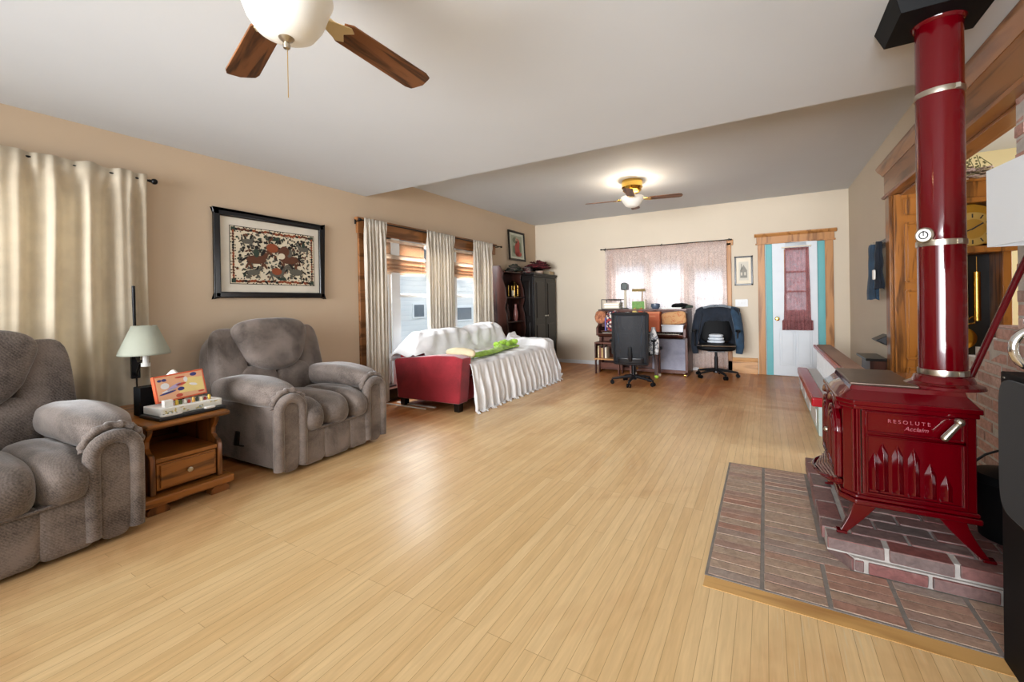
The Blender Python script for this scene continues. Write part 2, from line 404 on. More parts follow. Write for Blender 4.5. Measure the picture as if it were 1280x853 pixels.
# ------------------------------------------------------------------ the room
LX, FY, RX = -4.06, 7.88, 1.06
YF = -2.6; ZL, ZH, YS = 2.49, 2.78, 3.52
def struct(b, name, m, parent=None, **k):
    o = b.build(name, m, parent, **k)
    if parent is None: o['kind'] = 'structure'
    return o
b = MB(); b.box(LX - .15, 4.2, YF - .15, FY + .15, -.1, 0); struct(b, 'floor', mFloor, smooth=0)
b = MB()
b.box(LX - .15, RX + .2, YF, YS, ZL, ZH + .25); b.box(LX - .15, RX + .2, YS, FY + .15, ZH, ZH + .25)
struct(b, 'ceiling', mCeil, smooth=0)
# left wall with one window by the camera and a row of three by the sofa
WIN = [(3.50, 3.90), (4.02, 5.08), (5.20, 6.20)]; WZ0, WZ1 = .20, 2.06
NW = (-.45, 1.2, .75, 2.05)
b = MB(); x0, x1 = LX - .15, LX
b.box(x0, x1, YF, NW[0], 0, ZH); b.box(x0, x1, NW[0], NW[1], 0, NW[2]); b.box(x0, x1, NW[0], NW[1], NW[3], ZH)
b.box(x0, x1, NW[1], WIN[0][0], 0, ZH); b.box(x0, x1, WIN[0][0], WIN[2][1], 0, WZ0); b.box(x0, x1, WIN[0][0], WIN[2][1], WZ1, ZH)
b.box(x0, x1, WIN[0][1], WIN[1][0], WZ0, WZ1); b.box(x0, x1, WIN[1][1], WIN[2][0], WZ0, WZ1); b.box(x0, x1, WIN[2][1], FY, 0, ZH)
struct(b, 'wall_left', mWall, smooth=0)
# back wall with three windows and a doorway
BW = [(-2.42, -1.83), (-1.78, -1.2), (-1.1, -.55)]; BZ = [(.75, 1.9), (.75, 1.9), (.5, 1.74)]
b = MB(); y0, y1 = FY, FY + .15
b.box(LX - .15, BW[0][0], y0, y1, 0, ZH)
for (a, c), (z0, z1) in zip(BW, BZ): b.box(a, c, y0, y1, 0, z0); b.box(a, c, y0, y1, z1, ZH)
b.box(BW[0][1], BW[1][0], y0, y1, 0, ZH); b.box(BW[1][1], BW[2][0], y0, y1, 0, ZH)
b.box(BW[2][1], 0, y0, y1, 0, ZH); b.box(0, .77, y0, y1, 2.06, ZH); b.box(.77, RX + .2, y0, y1, 0, ZH)
struct(b, 'wall_back', mWallB, smooth=0)
# right wall with the wide cased opening to the hall
OY0, OY1, OZ = 2.9, 5.42, 2.2
b = MB(); b.box(RX, RX + .2, OY1, FY, 0, ZH); b.box(RX, RX + .2, OY0, OY1, OZ, ZH); b.box(RX + .2, RX + .4, YF, 2.0, 0, ZH)
struct(b, 'wall_right', mWallB, smooth=0)
# unseen wall behind the camera, its wide opening added to let in light
b = MB(); b.box(LX, -3.8, YF - .15, YF, 0, ZH); b.box(.8, RX + .4, YF - .15, YF, 0, ZH); b.box(-3.8, .8, YF - .15, YF, 0, .5); b.box(-3.8, .8, YF - .15, YF, 2.4, ZH)
struct(b, 'wall_front', mWall, smooth=0)
# hall beyond the opening
b = MB(); b.box(RX + .2, 4.2, 6.5, 6.65, 0, ZH); struct(b, 'wall_hall_back', mHall, smooth=0)
b = MB(); b.box(4.05, 4.2, 2.0, 6.5, 0, ZH); struct(b, 'wall_hall_right', mHall, smooth=0)
b = MB(); b.box(RX + .2, 4.2, 2.0, 6.65, ZH - .06, ZH + .05); struct(b, 'ceiling_hall', mCeil, smooth=0)
b = MB(); b.box(RX + .21, 4.2, 1.9, 2.0, 0, ZH); struct(b, 'wall_hall_front', mHall, smooth=0)
# baseboards
b = MB(); b.box(LX, LX + .025, 1.3, FY, 0, .15); b.box(LX, LX + .04, 1.3, FY, 0, .03); struct(b, 'baseboard_left', mBlackWood, smooth=0)
b = MB(); b.prism([(FY, 0), (FY - .03, 0), (FY - .03, .19), (FY - .022, .2), (FY - .03, .21), (FY - .018, .245), (FY, .25)], 'yz', -.98, -.11)
b.box(-.98, -.11, FY - .04, FY, 0, .025); struct(b, 'baseboard_back', mOakX, smooth=30)
b = MB(); b.box(LX, -.98, FY - .015, FY, 0, .07); struct(b, 'baseboard_back', mWhite, smooth=0)
b = MB(); b.box(RX - .02, RX, OY1 + .14, FY, 0, .14); struct(b, 'baseboard_right', mWhite, smooth=0)

# windows
def sash_window(name, axis, pos, a0, a1, z0, z1, meet, inward, fw=.05):
    """double-hung window in a wall; axis is the wall normal"""
    def bx(mb, a, c, d0, d1, e, g):
        d0, d1 = sorted((pos + inward * d0, pos + inward * d1))
        mb.box(d0, d1, a, c, e, g) if axis == 'x' else mb.box(a, c, d0, d1, e, g)
    f = MB()
    bx(f, a0, a0 + fw, -.14, -.02, z0, z1); bx(f, a1 - fw, a1, -.14, -.02, z0, z1); bx(f, a0, a1, -.14, -.02, z0, z0 + .03); bx(f, a0, a1, -.14, -.02, z1 - .04, z1)
    bx(f, a0 - .03, a1 + .03, -.02, .03, z0 - .03, z0)
    w = struct(f, name, mWhiteFrame, bevel=.004)
    for nm, u0, u1, dd in (('upper_sash', meet, z1 - .04, -.11), ('lower_sash', z0 + .03, meet + .03, -.06)):
        s = MB(); i0, i1 = a0 + fw, a1 - fw
        bx(s, i0, i0 + .035, dd - .015, dd + .015, u0, u1); bx(s, i1 - .035, i1, dd - .015, dd + .015, u0, u1)
        bx(s, i0, i1, dd - .015, dd + .015, u0, u0 + .05); bx(s, i0, i1, dd - .015, dd + .015, u1 - .03, u1)
        so = s.build(nm, mWhiteFrame, w, bevel=.003)
        p = MB(); bx(p, i0 + .03, i1 - .03, dd - .003, dd + .003, u0 + .04, u1 - .025); p.build('pane', mGlass, so, smooth=0)
    return w
for i, (a, c) in enumerate(WIN): sash_window('window_%d' % (i + 1), 'x', LX, a, c, WZ0, WZ1, 1.3, 1)
sash_window('window_4', 'x', LX, NW[0], NW[1], NW[2], NW[3], 1.4, 1)
for i, ((a, c), (z0, z1)) in enumerate(zip(BW, BZ)): sash_window('window_%d' % (i + 5), 'y', FY, a, c, z0, z1, 1.2, -1, .035)
# wood casing round the three side windows
b = MB(); b.box(LX, LX + .03, 3.39, 3.5, .05, 2.06); struct(b, 'trim_1', mOakY, bevel=.004)
b = MB(); b.box(LX, LX + .035, 3.37, 6.3, 2.04, 2.19); b.box(LX, LX + .055, 3.35, 6.32, 2.19, 2.22); struct(b, 'trim_2', mOakY, bevel=.004)
b = MB()
for a, c in ((3.9, 4.02), (5.08, 5.2)): b.box(LX, LX + .025, a - .01, c + .01, .2, 2.05)
b.box(LX, LX + .03, 3.4, 6.25, .15, .2)
struct(b, 'trim_3', mWhiteFrame, bevel=.003)
b = MB(); b.box(-.55, -.47, FY - .03, FY, 0, 2.12); b.box(-2.52, -2.43, FY - .03, FY, 0, 2.12); b.box(-2.55, -.44, FY - .03, FY, 2.08, 2.17); struct(b, 'trim_4', mCasing, bevel=.004)
# casing of the back doorway
b = MB()
b.box(-.095, .0, FY - .035, FY, 0, 2.06); b.box(.77, .87, FY - .035, FY, 0, 2.06)
b.box(-.11, .885, FY - .04, FY, 2.06, 2.17); b.box(-.125, .9, FY - .055, FY, 2.05, 2.07)
b.prism([(FY, 2.17), (FY - .045, 2.17), (FY - .075, 2.205), (FY - .075, 2.22), (FY, 2.22)], 'yz', -.14, .915)
struct(b, 'trim_5', mCasing, bevel=.003)
b = MB(); b.box(0.0, .10, FY - .015, FY + .13, 0, 2.06); b.box(.675, .77, FY - .015, FY + .13, 0, 2.06); b.box(.02, .09, FY - .025, FY - .015, .05, 2.0); b.box(.69, .75, FY - .025, FY - .015, .05, 2.0); b.box(.1, .675, FY, FY + .1, 2.03, 2.06); b.box(.1, .675, FY - .01, FY + .1, -.01, .012)
struct(b, 'trim_6', mTeal, smooth=0)
# door leaf with glazed top
b = MB(); dx0, dx1, dy0, dy1 = .10, .675, FY - .06, FY - .02
gx0, gx1, gz0, gz1 = .275, .535, 1.02, 1.93
b.box(dx0, gx0, dy0, dy1, .01, 2.05); b.box(gx1, dx1, dy0, dy1, .01, 2.05); b.box(gx0, gx1, dy0, dy1, .01, gz0); b.box(gx0, gx1, dy0, dy1, gz1, 2.05)
b.box(.006, .014, FY - .036, FY - .02, 0, 2.05)
door = struct(b, 'door_1', mDoorW, bevel=.004)
b = MB()
for c in (.285, .5): b.box(c - .1, c + .1, dy0 - .012, dy0, .16, .74)
for c in (.285, .5): b.box(c - .075, c + .075, dy0 - .022, dy0 - .01, .19, .71)
b.build('door_panel', mDoorW, door, bevel=.01)
b = MB(); b.box(gx0 + .005, gx1 - .005, dy0 + .015, dy0 + .022, gz0, gz1); b.build('pane', mGlass, door, smooth=0)
b = MB()
for z in (1.3, 1.6): b.box(gx0, gx1, dy0 + .002, dy0 + .03, z - .012, z + .012)
b.box(gx0 - .02, gx0, dy0 - .008, dy0, gz0 - .02, gz1 + .02); b.box(gx1, gx1 + .02, dy0 - .008, dy0, gz0 - .02, gz1 + .02)
b.build('glazing_bar', mCasing, door, smooth=0)
b = MB(); b.lathe([(.03, 0), (.03, -.01), (.012, -.015), (.012, -.04), (.028, -.055), (.03, -.07), (.018, -.082), (0, -.084)], (.155, dy0, .885), 20, axis='y'); b.build('door_knob', mBrass, door)
# wide opening: oak lining, header and casing
b = MB(); b.box(RX + .0, RX + .2, OY0, OY1, OZ - .03, OZ + .0); b.box(RX, RX + .2, OY1 - .02, OY1, 0, OZ)
b.box(RX + .05, RX + .15, OY0, OY1, OZ - .05, OZ - .03); struct(b, 'trim_7', mOakY, bevel=.004)
b = MB(); b.box(RX - .028, RX, OY1 - .02, OY1 + .13, 0, 2.19); struct(b, 'trim_8', mOakDoor, bevel=.006)
b = MB(); ya, yb = OY0 - .3, OY1 + .17
b.box(RX - .03, RX, ya, yb - .02, 2.185, 2.41)
b.prism([(RX, 2.165), (RX - .04, 2.165), (RX - .052, 2.18), (RX - .04, 2.195), (RX, 2.195)], 'xz', ya, yb)
b.prism([(RX, 2.40), (RX - .035, 2.40), (RX - .045, 2.42), (RX - .075, 2.45), (RX - .085, 2.47), (RX - .085, 2.485), (RX, 2.487)], 'xz', ya, yb + .03)
struct(b, 'trim_9', mOakY, smooth=30)
# panelled oak door leaf folded back at the far side of the opening
b = MB(); px0, px1, py = RX + .0, RX + .62, OY1 - .06
b.box(px0, px1, py, py + .035, .02, 2.165)
dl = struct(b, 'door_2', mOakDoor, bevel=.004)
b = MB()
for z0, z1 in ((1.97, 2.11), (1.34, 1.88), (.62, 1.25), (.12, .52)):
    for a, c in ((px0 + .085, px0 + .295), (px0 + .355, px0 + .56)):
        b.prism([(a, z0), (c, z0), (c, z1), (a, z1)], 'xz', py, py - .012, grow=-.12)
        for q in ((a, c, z0 - .012, z0 + .008), (a, c, z1 - .008, z1 + .012), (a - .012, a + .008, z0, z1), (c - .008, c + .012, z0, z1)): b.box(q[0], q[1], py - .014, py, q[2], q[3])
b.build('door_panel', mOakDoor, dl, bevel=.003)

# ------------------------------------------------------------------ brick chimney and hearth
def brick_course(b, p0, du, length, z, bl, bh, depth, off, nrm, gap=.012, jit=.004, T=None):
    """row of bricks from p0 along du (unit xy), growing by depth along -nrm"""
    s = -off
    while s < length - .01:
        a, c = max(s, 0) + gap / 2, min(s + bl, length) - gap / 2
        if c - a > .02:
            j = random.uniform(-jit, jit); q0 = Vector(p0) + Vector(du) * a; q1 = Vector(p0) + Vector(du) * c
            n = Vector(nrm); f = j
            vs = []
            for zz in (z + gap / 2, z + bh - gap / 2):
                for q, d in ((q0, f), (q1, f), (q1, f - depth), (q0, f - depth)):
                    w = q + n * d; vs.append((w.x + random.uniform(-.0015, .0015), w.y + random.uniform(-.0015, .0015), zz + random.uniform(-.0015, .0015)))
            b.add(vs, [(0, 1, 2, 3), (4, 7, 6, 5), (0, 4, 5, 1), (1, 5, 6, 2), (2, 6, 7, 3), (3, 7, 4, 0)])
        s += bl
CH = .068
chx = 1.085
b = MB(); k = 0; z = 0.0
while z + CH <= 2.49:
    brick_course(b, (chx, 3.14, 0), (0, -1, 0), 1.0, z, .205, CH, .1, (k % 2) * .1, (-1, 0, 0), .012, .006)
    brick_course(b, (chx + .0, 3.14, 0), (1, 0, 0), .3, z, .205, CH, .1, (1 - k % 2) * .1, (0, 1, 0), .012, .006)
    z += CH; k += 1
mo = MB(); mo.box(chx + .003, chx + .42, 2.14, 3.132, 0, 2.488)
cm = struct(mo, 'wall_chimney', mMortar, smooth=0)
b.build('brick', mBrick, cm, smooth=0, bevel=.003, seg=1)
# low brick shoulder beside the chimney, raked at its far end
b = MB(); mo = MB(); z = 0.0; k = 0
while z + CH <= 1.04:
    far = 3.88 if z + CH < .84 else 3.88 - (z + CH - .80) * 2.1
    brick_course(b, (chx + .015, far, 0), (0, -1, 0), far - 3.15, z, .205, CH, .1, (k % 2) * .1, (-1, 0, 0), .012, .004)
    mo.box(chx + .018, chx + .2, 3.15, far - .005, z, z + CH)
    z += CH; k += 1
b.box(chx + .01, chx + .2, 3.15, 3.42, z, z + .012)
lo = struct(mo, 'wall_chimney_shoulder', mMortar, smooth=0); b.build('brick', mBrick, lo, smooth=0, bevel=.003, seg=1)
# flat paver hearth let into the floor
b = MB(); y = 2.035; rows = 23; rh = (3.505 - 2.035) / rows
for r in range(rows):
    ya, yb = y + r * rh + .003, y + (r + 1) * rh - .004
    cols = [(-.235, -.03), (-.022, .2), (.208, .43), (.438, .66), (.668, .95)]
    if r >= 5: cols = [cols[0], (-.022, .31)] if r < 8 else [cols[0], (-.022, .215)]
    for a, c in cols:
        j = [random.uniform(-.002, .002) for _ in range(4)]; h = .006 + random.uniform(-.0012, .0012)
        b.prism([(a + .004, ya + j[0]), (c - .004, ya + j[1]), (c - .004, yb + j[2]), (a + .004, yb + j[3])], 'xy', 0.0, h)
mo = MB(); mo.box(-.243, 1.08, 2.028, 3.512, -.01, .0035); st = struct(mo, 'floor_hearth', mMortarDark, smooth=0)
b.build('paver', mPaver, st, smooth=0, bevel=.002, seg=1)
# raised hexagonal brick hearth, two courses
def inset(poly, d):
    cx = sum(p[0] for p in poly) / len(poly); cy = sum(p[1] for p in poly) / len(poly)
    return [(p[0] + (cx - p[0]) * d, p[1] + (cy - p[1]) * d) for p in poly]
HP = [(.232, 3.5), (.232, 2.49), (.316, 2.352), (1.07, 2.352), (1.07, 3.5)]; HT = [(.218, 3.5), (.218, 2.374), (1.07, 2.3535), (1.07, 3.5)]
mo = MB(); mo.prism(inset(HP, .022), 'xy', 0, .062); mo.prism(inset(HT, .022), 'xy', .062, .122); hb = struct(mo, 'floor_raised_hearth', mMortar, smooth=0)
b = MB()
brick_course(b, (.232, 3.5, 0), (0, -1, 0), 1.01, 0, .205, .062, .09, 0, (-1, 0, 0), .012)
d = Vector((.084, -.138, 0)); brick_course(b, (.232, 2.49, 0), d.normalized(), d.length, 0, .2, .062, .05, 0, Vector((-.138, -.084, 0)).normalized(), .012)
brick_course(b, (.316, 2.352, 0), (1, 0, 0), .754, 0, .205, .062, .09, .16, (0, -1, 0), .014)
brick_course(b, (.218, 3.5, 0), (0, -1, 0), 1.03, .062, .205, .07, .09, .1, (-1, 0, 0), .014)
brick_course(b, (.218, 2.374, 0), Vector((1, -.024, 0)).normalized(), .85, .062, .215, .07, .09, 0, Vector((-.024, -1, 0)).normalized(), .018)
for r in range(11):
    ya = 2.45 + r * .095; x = .32 - (r % 2) * .1
    while x < 1.06:
        a, c = max(x, .32) + .005, min(x + .205, 1.06) - .006
        if c - a > .03: b.prism([(a, ya + .006), (c, ya + .006), (c, ya + .088), (a, ya + .088)], 'xy', .1, .131 + random.uniform(-.002, .002))
        x += .205
b.build('brick', mBrickRed, hb, smooth=0, bevel=.004, seg=2)
# border boards round the hearth
b = MB(); b.box(-.24, 1.07, 1.945, 2.026, -.005, .0015); struct(b, 'trim_10', mBorder, smooth=0)

# ------------------------------------------------------------------ outside
sid = NT('white_clapboard'); sp_ = sid.N('ShaderNodeTexWave', bands_direction='Z', wave_profile='SAW'); sp_.inputs['Scale'].default_value = 1.6
sid.L(sid.coord(), sp_.inputs['Vector']); sid.bump(sp_.outputs['Fac'], .8, .03)
mSiding = sid.set(sid.ramp(sp_.outputs['Fac'], [(0, lin('#dcdfe1')), (.12, lin('#eceeef')), (1, lin('#f2f3f3'))]), .6)
mShingle = paint('grey_roof_shingle', '#6a7278', .9, var=.3, vs=6)
mGround = paint('bare_ground', '#6f756e', .95, var=.2, vs=.6)
b = MB(); b.box(-40, LX - .2, -20, 40, -.9, -.6); b.box(LX - .2, 30, FY + .2, 40, -.9, -.6); g = b.build('ground_outside', mGround, smooth=0); g['kind'] = 'structure'
t = thing('house', 'white clapboard neighbour house with gable roof beyond the windows', 'house', (-12, 12, -.6))
b = MB(); b.prism([(9.0, -.6), (18.5, -.6), (18.5, 1.9), (13.0, 5.4), (11.4, 4.9), (9.0, 3.4)], 'yz', -17, -12.0); b.build('house_wall', mSiding, t, smooth=0)
b = MB(); b.prism([(11.2, 5.1), (11.2, 4.75), (14.4, 1.75), (14.8, 1.85)], 'yz', -17.2, -11.7); b.prism([(8.6, 3.2), (8.6, 3.0), (11.3, 4.75), (11.3, 5.1)], 'yz', -17.2, -11.7); b.build('roof', mShingle, t, smooth=0)
b = MB(); b.box(-12.02, -11.95, 12.6, 13.3, .65, 1.25); w = b.build('window', mWhiteFrame, t, bevel=.01)
b = MB(); b.box(-11.96, -11.94, 12.67, 13.23, .71, 1.19); b.build('pane', paint('dull_window_pane', '#586470', .2), w, smooth=0)
b = MB(); b.box(-12.02, -11.95, 15.2, 16.6, .4, 1.1); w = b.build('window', mWhiteFrame, t, bevel=.01)
b = MB(); b.box(-11.96, -11.94, 15.3, 16.5, .48, 1.02); b.build('pane', bpy.data.materials['dull_window_pane'], w, smooth=0)
b = MB()
for i in range(30): b.box(-7.03, -7.0, 5 + i * .16, 5.1 + i * .16, -.6, .35)
b.box(-7.05, -7.02, 5, 9.8, -.2, -.1); b.box(-7.05, -7.02, 5, 9.8, .15, .25)
tag(b.build('picket_fence', paint('weathered_fence', '#757b80', .9), smooth=0), 'low grey fence outside the sofa windows', 'fence')

# ------------------------------------------------------------------ recliners
def sofr(c, d, p=3.2, n=10, puff=.0, T=None, amp=.006, seed=0):
    """upholstered block with slight lumps"""
    def fn(u):
        k = 1 + amp * 4 * nz(u[0] * 1.7 + seed, u[1] * 1.7, u[2] * 1.7)
        return (u[0] * k, u[1] * k, u[2] * k)
    m = MB(); m.rbox(c, d, p, n, fn, T=T); return m
def join(*ms):
    r = MB()
    for m in ms:
        o = len(r.v); r.v += m.v; r.f += [tuple(i + o for i in f) for f in m.f]; r.m += m.m
    return r
def make_recliner(name, label, loc, rz, group):
    t = thing(name, label, 'recliner', (0, 0, 0), 0, group)
    k = dict(world=False)
    b = MB(); b.box(-.42, .34, -.43, .43, .012, .1); b.build('base_frame', mBlackMatte, t, bevel=.01, **k)
    for s in (-1, 1):
        y = s * .395
        side = MB()
        prof = [(-.44, .03), (.40, .03), (.435, .1), (.44, .48), (.40, .54), (-.36, .57), (-.44, .5)]
        side.prism(prof, 'xz', y - .075, y + .075)
        arm = side.build('arm', mRecl, t, bevel=.045, seg=5, **k)
        # padded roll on top, higher at the back, drooping over the front
        pad = MB()
        def warp(u, s=s):
            x = u[0]; w = 1 + .06 * nz(u[0] * 2 + s, u[1] * 2, u[2] * 2)
            return (x, u[1] * w * (1 + .05 * x), u[2] * w + .22 * math.cos(x * 1.6) - .12)
        pad.rbox((.0, y + s * .005, .565), (.88, .275, .20), 2.9, 14, warp); pad.build('arm_pad', mRecl, arm, **k)
        # gathered roll at the front of the pad
        g = MB()
        pts = []; rad = []
        for q in range(25):
            a = -.12 + (PI + .24) * q / 24; pts.append((.435 + .006 * math.sin(q * 1.9), y + .116 * math.cos(a), .50 + .098 * math.sin(a))); rad.append(.020 + .0045 * math.sin(q * 2.1) + .003 * nz(q * 1.3, s))
        g.tube(pts, rad, 10)
        g.build('gather', mRecl, arm, **k)
        # front: arched inset with a fat welt round it
        w = MB(); path = [(.455, y - .088, .05), (.46, y - .09, .2)] + [(.46, y + .09 * math.cos(a), .46 + .085 * math.sin(a)) for a in [PI - PI * i / 10 for i in range(11)]] + [(.46, y + .09, .2), (.455, y + .088, .05)]
        w.tube(path, .036, 10); w.build('welt', mRecl, arm, **k)
        f = MB(); f.rbox((.45, y, .27), (.05, .15, .5), 4, 8); f.build('arm_front', mRecl, arm, **k)
    ww = (.19, .25, .19); ys = (-.215, 0, .215)
    for i in range(3):
        def lobe(u):
            x, yy, z = u
            z2 = z + (-.35 * max(0, x - .2) ** 2) * (1 if z > 0 else .2) + .06 * nz(x * 2, yy * 2 + i * 3, z)
            return (x, yy * 1.02, z2)
        m = MB(); m.rbox((.14, ys[i], .375), (.76, ww[i] + .03, .27), 3.2, 14, lobe)
        seat = m.build('seat_cushion', mRecl, t, **k)
    for i in range(3):
        m = sofr((.415, ys[i], .155), (.12, ww[i] + .02, .27), 6, 10, seed=i); m.build('footrest_pad', mRecl, t, **k)
    m = MB()
    m.tube([(.47, -.31, .285), (.478, -.1, .278), (.478, .1, .278), (.47, .31, .285)], .008, 6); m.build('piping', mRecl, t, **k)
    # back
    T = Matrix.Translation((-.33, 0, .3)) @ Matrix.Rotation(math.radians(-13), 4, 'Y')
    def shell(u):
        z = u[2]; w = 1 - .03 * max(0, z) ** 2
        return (u[0] * (1 - .15 * z), u[1] * w, z - .07 * u[1] ** 2 * (1 if z > 0 else 0))
    m = MB(); m.rbox((-.08, 0, .36), (.26, .97, .78), 5, 16, shell, T=T); back = m.build('backrest', mRecl, t, **k)
    for s in (-1, 1):
        m = MB(); m.rbox((.06, s * .165, .24), (.16, .35, .32), 3.2, 10, lambda u: (u[0], u[1], u[2]), T=T); m.build('lumbar_pad', mRecl, back, **k)
    for s in (-1, 1):
        def wing(u, s=s):
            z = u[2]; return (u[0] * (1 - .25 * max(0, z)) + .04 * nz(u[1] * 2, z * 2, s), u[1] * (1 - .05 * z), z)
        m = MB(); m.rbox((.035, s * .355, .385), (.16, .26, .70), 4, 12, wing, T=T); m.build('wing', mRecl, back, **k)
    def head(u):
        z = u[2]; w = .86 + .14 * math.sin(PI / 2 * min(1, max(-1, z * 1.1)))
        w *= 1 - .18 * max(0, -z - .5)
        return (u[0] * (1.0 - .15 * z) + .05 * nz(u[1] * 2, z * 2), u[1] * w, z - .12 * (1 - u[1] ** 2) * (1 if z < 0 else -.3) * abs(z))
    m = MB(); m.rbox((.095, 0, .575), (.20, .70, .43), 3.6, 16, head, T=T); hp = m.build('headrest_pillow', mRecl, back, **k)
    m = MB(); m.tube([(.0, -.475, .16), (.02, -.53, .19), (.05, -.535, .29)], [.018, .024, .02], 8, flat=.45); m.build('recline_lever', mBlackPlastic, t, **k)
    t.location = loc; t.rotation_euler = (0, 0, rz)
    return t
r1 = make_recliner('recliner', 'grey-brown plush recliner under the picture, right of the wooden side table', (-3.41, 2.215, 0), math.radians(2), 'plush recliners')
dup(r1, (-3.365, .455, 0), math.radians(2), 'grey-brown plush recliner at the left edge, in front of the long cream curtain', 'plush recliners')

# ------------------------------------------------------------------ side table and what is on it
t = thing('side_table', 'small dark oak side table with drawer standing between the two recliners', 'side table', (-3.45, 1.28, 0))
b = MB(); b.box(-3.9, -3.06, 1.05, 1.50, .495, .525); b.build('tabletop', mTableOak, t, bevel=.012, seg=3)
side = [(-3.86, .10), (-3.10, .10), (-3.10, .31), (-3.115, .335), (-3.15, .345), (-3.18, .37), (-3.175, .41), (-3.145, .44), (-3.13, .47), (-3.13, .495), (-3.86, .495)]
for a in (1.075, 1.435):
    b = MB(); b.prism(side, 'xz', a, a + .03); b.build('side_panel', mTableOakZ, t, bevel=.006)
b = MB(); b.box(-3.86, -3.84, 1.105, 1.435, .1, .495); b.build('back_panel', mTableOakZ, t, smooth=0)
b = MB(); b.box(-3.84, -3.105, 1.105, 1.435, .285, .31); b.build('shelf', mTableOak, t, bevel=.004)
b = MB(); b.box(-3.8, -3.11, 1.11, 1.43, .12, .28); b.box(-3.112, -3.095, 1.125, 1.415, .135, .27)
d = b.build('drawer', mTableOak, t, bevel=.005)
b = MB(); b.lathe([(.008, 0), (.008, .012), (.014, .016), (.015, .022), (0, .027)], (-3.095, 1.27, .205), 14, axis='x'); b.build('knob', mNickel, d)
b = MB(); b.prism([(-3.9, .05), (-3.05, .05), (-3.05, .1), (-3.9, .1)], 'xz', 1.03, 1.515); b.build('plinth', mTableOak, t, bevel=.01)
for a in (1.05, 1.38):
    b = MB(); b.prism([(a, 0), (a + .11, 0), (a + .11, .03), (a + .09, .05), (a + .02, .05), (a, .03)], 'yz', -3.15, -3.07); b.build('foot', mTableOakZ, t, bevel=.004)
for a in (1.05, 1.38):
    b = MB(); b.box(-3.88, -3.8, a, a + .11, 0, .05); b.build('foot', mTableOakZ, t, bevel=.004)
TT = .525
def T_at(x, y, z, rz=0, rx=0, ry=0): return Matrix.Translation((x, y, z)) @ Matrix.Rotation(rz, 4, 'Z') @ Matrix.Rotation(ry, 4, 'Y') @ Matrix.Rotation(rx, 4, 'X')
A = math.radians(4)
b = MB(); b.box(-.12, .12, -.19, .19, 0, .022, T=T_at(-3.24, 1.31, TT, A)); o = b.build('laptop', mBlackPlastic, bevel=.006); tag(o, 'flat black laptop lying under the white game box on the side table', 'laptop')
for q, (yy, l, lab) in enumerate(((1.20, .10, 'long white remote lying along the front edge of the laptop'), (1.41, .055, 'short white stick lying on the laptop, right of the remote'))):
    b = MB(); b.rbox((0, 0, .007), (.028, l * 1.15, .014), 6, 6, T=T_at(-3.135, yy, TT + .022, A)); o = b.build('remote_control' if q == 0 else 'usb_stick', mPaper); tag(o, lab, 'remote' if q == 0 else 'gadget')
    if q == 0:
        c = MB()
        for i in range(4): c.cyl((-3.135 + .002, yy - .04 + i * .022, TT + .035), (-3.135 + .002, yy - .04 + i * .022, TT + .0375), .005, n=8)
        c.build('button', mBlackPlastic, o)
# boxed game lying flat, picture band along its front
mGameSide = NT('printed_box_side'); gv = mGameSide.coord((1, 22, 30))
gn = mGameSide.noise(gv, 1.2, 2); mGameSide = mGameSide.set(mGameSide.ramp(gn, [(.0, lin('#e9e6da')), (.58, lin('#e9e6da')), (.6, lin('#c9b36a')), (.66, lin('#8fa0a0')), (.7, lin('#e9e6da'))], 'CONSTANT'), .6)
b = MB(); b.box(-.11, .1, -.175, .175, 0, .045, T=T_at(-3.26, 1.32, TT + .022, A)); o = b.build('board_game_box', [mPaper], bevel=.003); tag(o, 'white flat game box lying on the laptop on the side table', 'game box')
b = MB(); b.box(.1, .102, -.165, .165, .006, .039, T=T_at(-3.26, 1.32, TT + .022, A)); b.build('printed_label', mGameSide, o, smooth=0)
# small sweet jars and figures standing on the game box
cols = ['#c8523a', '#e8c84a', '#5a6a3a', '#e9e4d8', '#b8402e', '#d8a850', '#3e4a44', '#e6d8b0', '#9a3a34', '#cfae4a']
for i in range(10):
    yy = 1.235 + i * .023; h = .02 + .012 * ((i * 7) % 4) / 3
    b = MB(); b.lathe([(.0085, 0), (.0095, .004), (.0095, h * .7), (.006, h * .85), (.007, h), (0, h)], (-3.215 + .004 * (i % 2), yy, TT + .067), 10)
    o = b.build('game_piece', paint('game_piece_paint_%d' % i, cols[i], .4)); tag(o, 'tiny coloured game piece in the row standing on the white game box', 'game piece', 'game pieces on the white box')
b = MB(); b.box(-.018, .018, -.024, .024, 0, .042, T=T_at(-3.2, 1.205, TT + .067, A)); o = b.build('card_box', mPaper, bevel=.002); tag(o, 'small white card box at the left end of the game box', 'box')
# leaning orange picture puzzle
t = thing('puzzle_box', 'orange-edged puzzle box with colourful picture leaning on the side table', 'puzzle box', (-3.32, 1.32, TT + .067))
TP = T_at(-3.275, 1.325, TT + .070, A, 0, math.radians(-12)) @ Matrix.Rotation(math.radians(3), 4, 'X')
b = MB(); b.box(-.03, 0, -.145, .145, .02, .19, T=TP); b.build('box', paint('orange_card', '#d8603a', .5), t, bevel=.003)
art = MB(); m_art = [paint('puzzle_peach', '#e8b088', .5), paint('puzzle_yellow', '#ecd48a', .5), paint('puzzle_navy', '#3a3a78', .5), paint('puzzle_red', '#c8503c', .5), paint('puzzle_white', '#e8e4e4', .5), paint('puzzle_lilac', '#b4a4cc', .5)]
art.box(.0, .001, -.135, .135, .03, .18, 0, TP); art.prism([(-.02, .06), (.13, .05), (.13, .14), (.04, .15)], 'yz', .001, .0016, 1, TP)
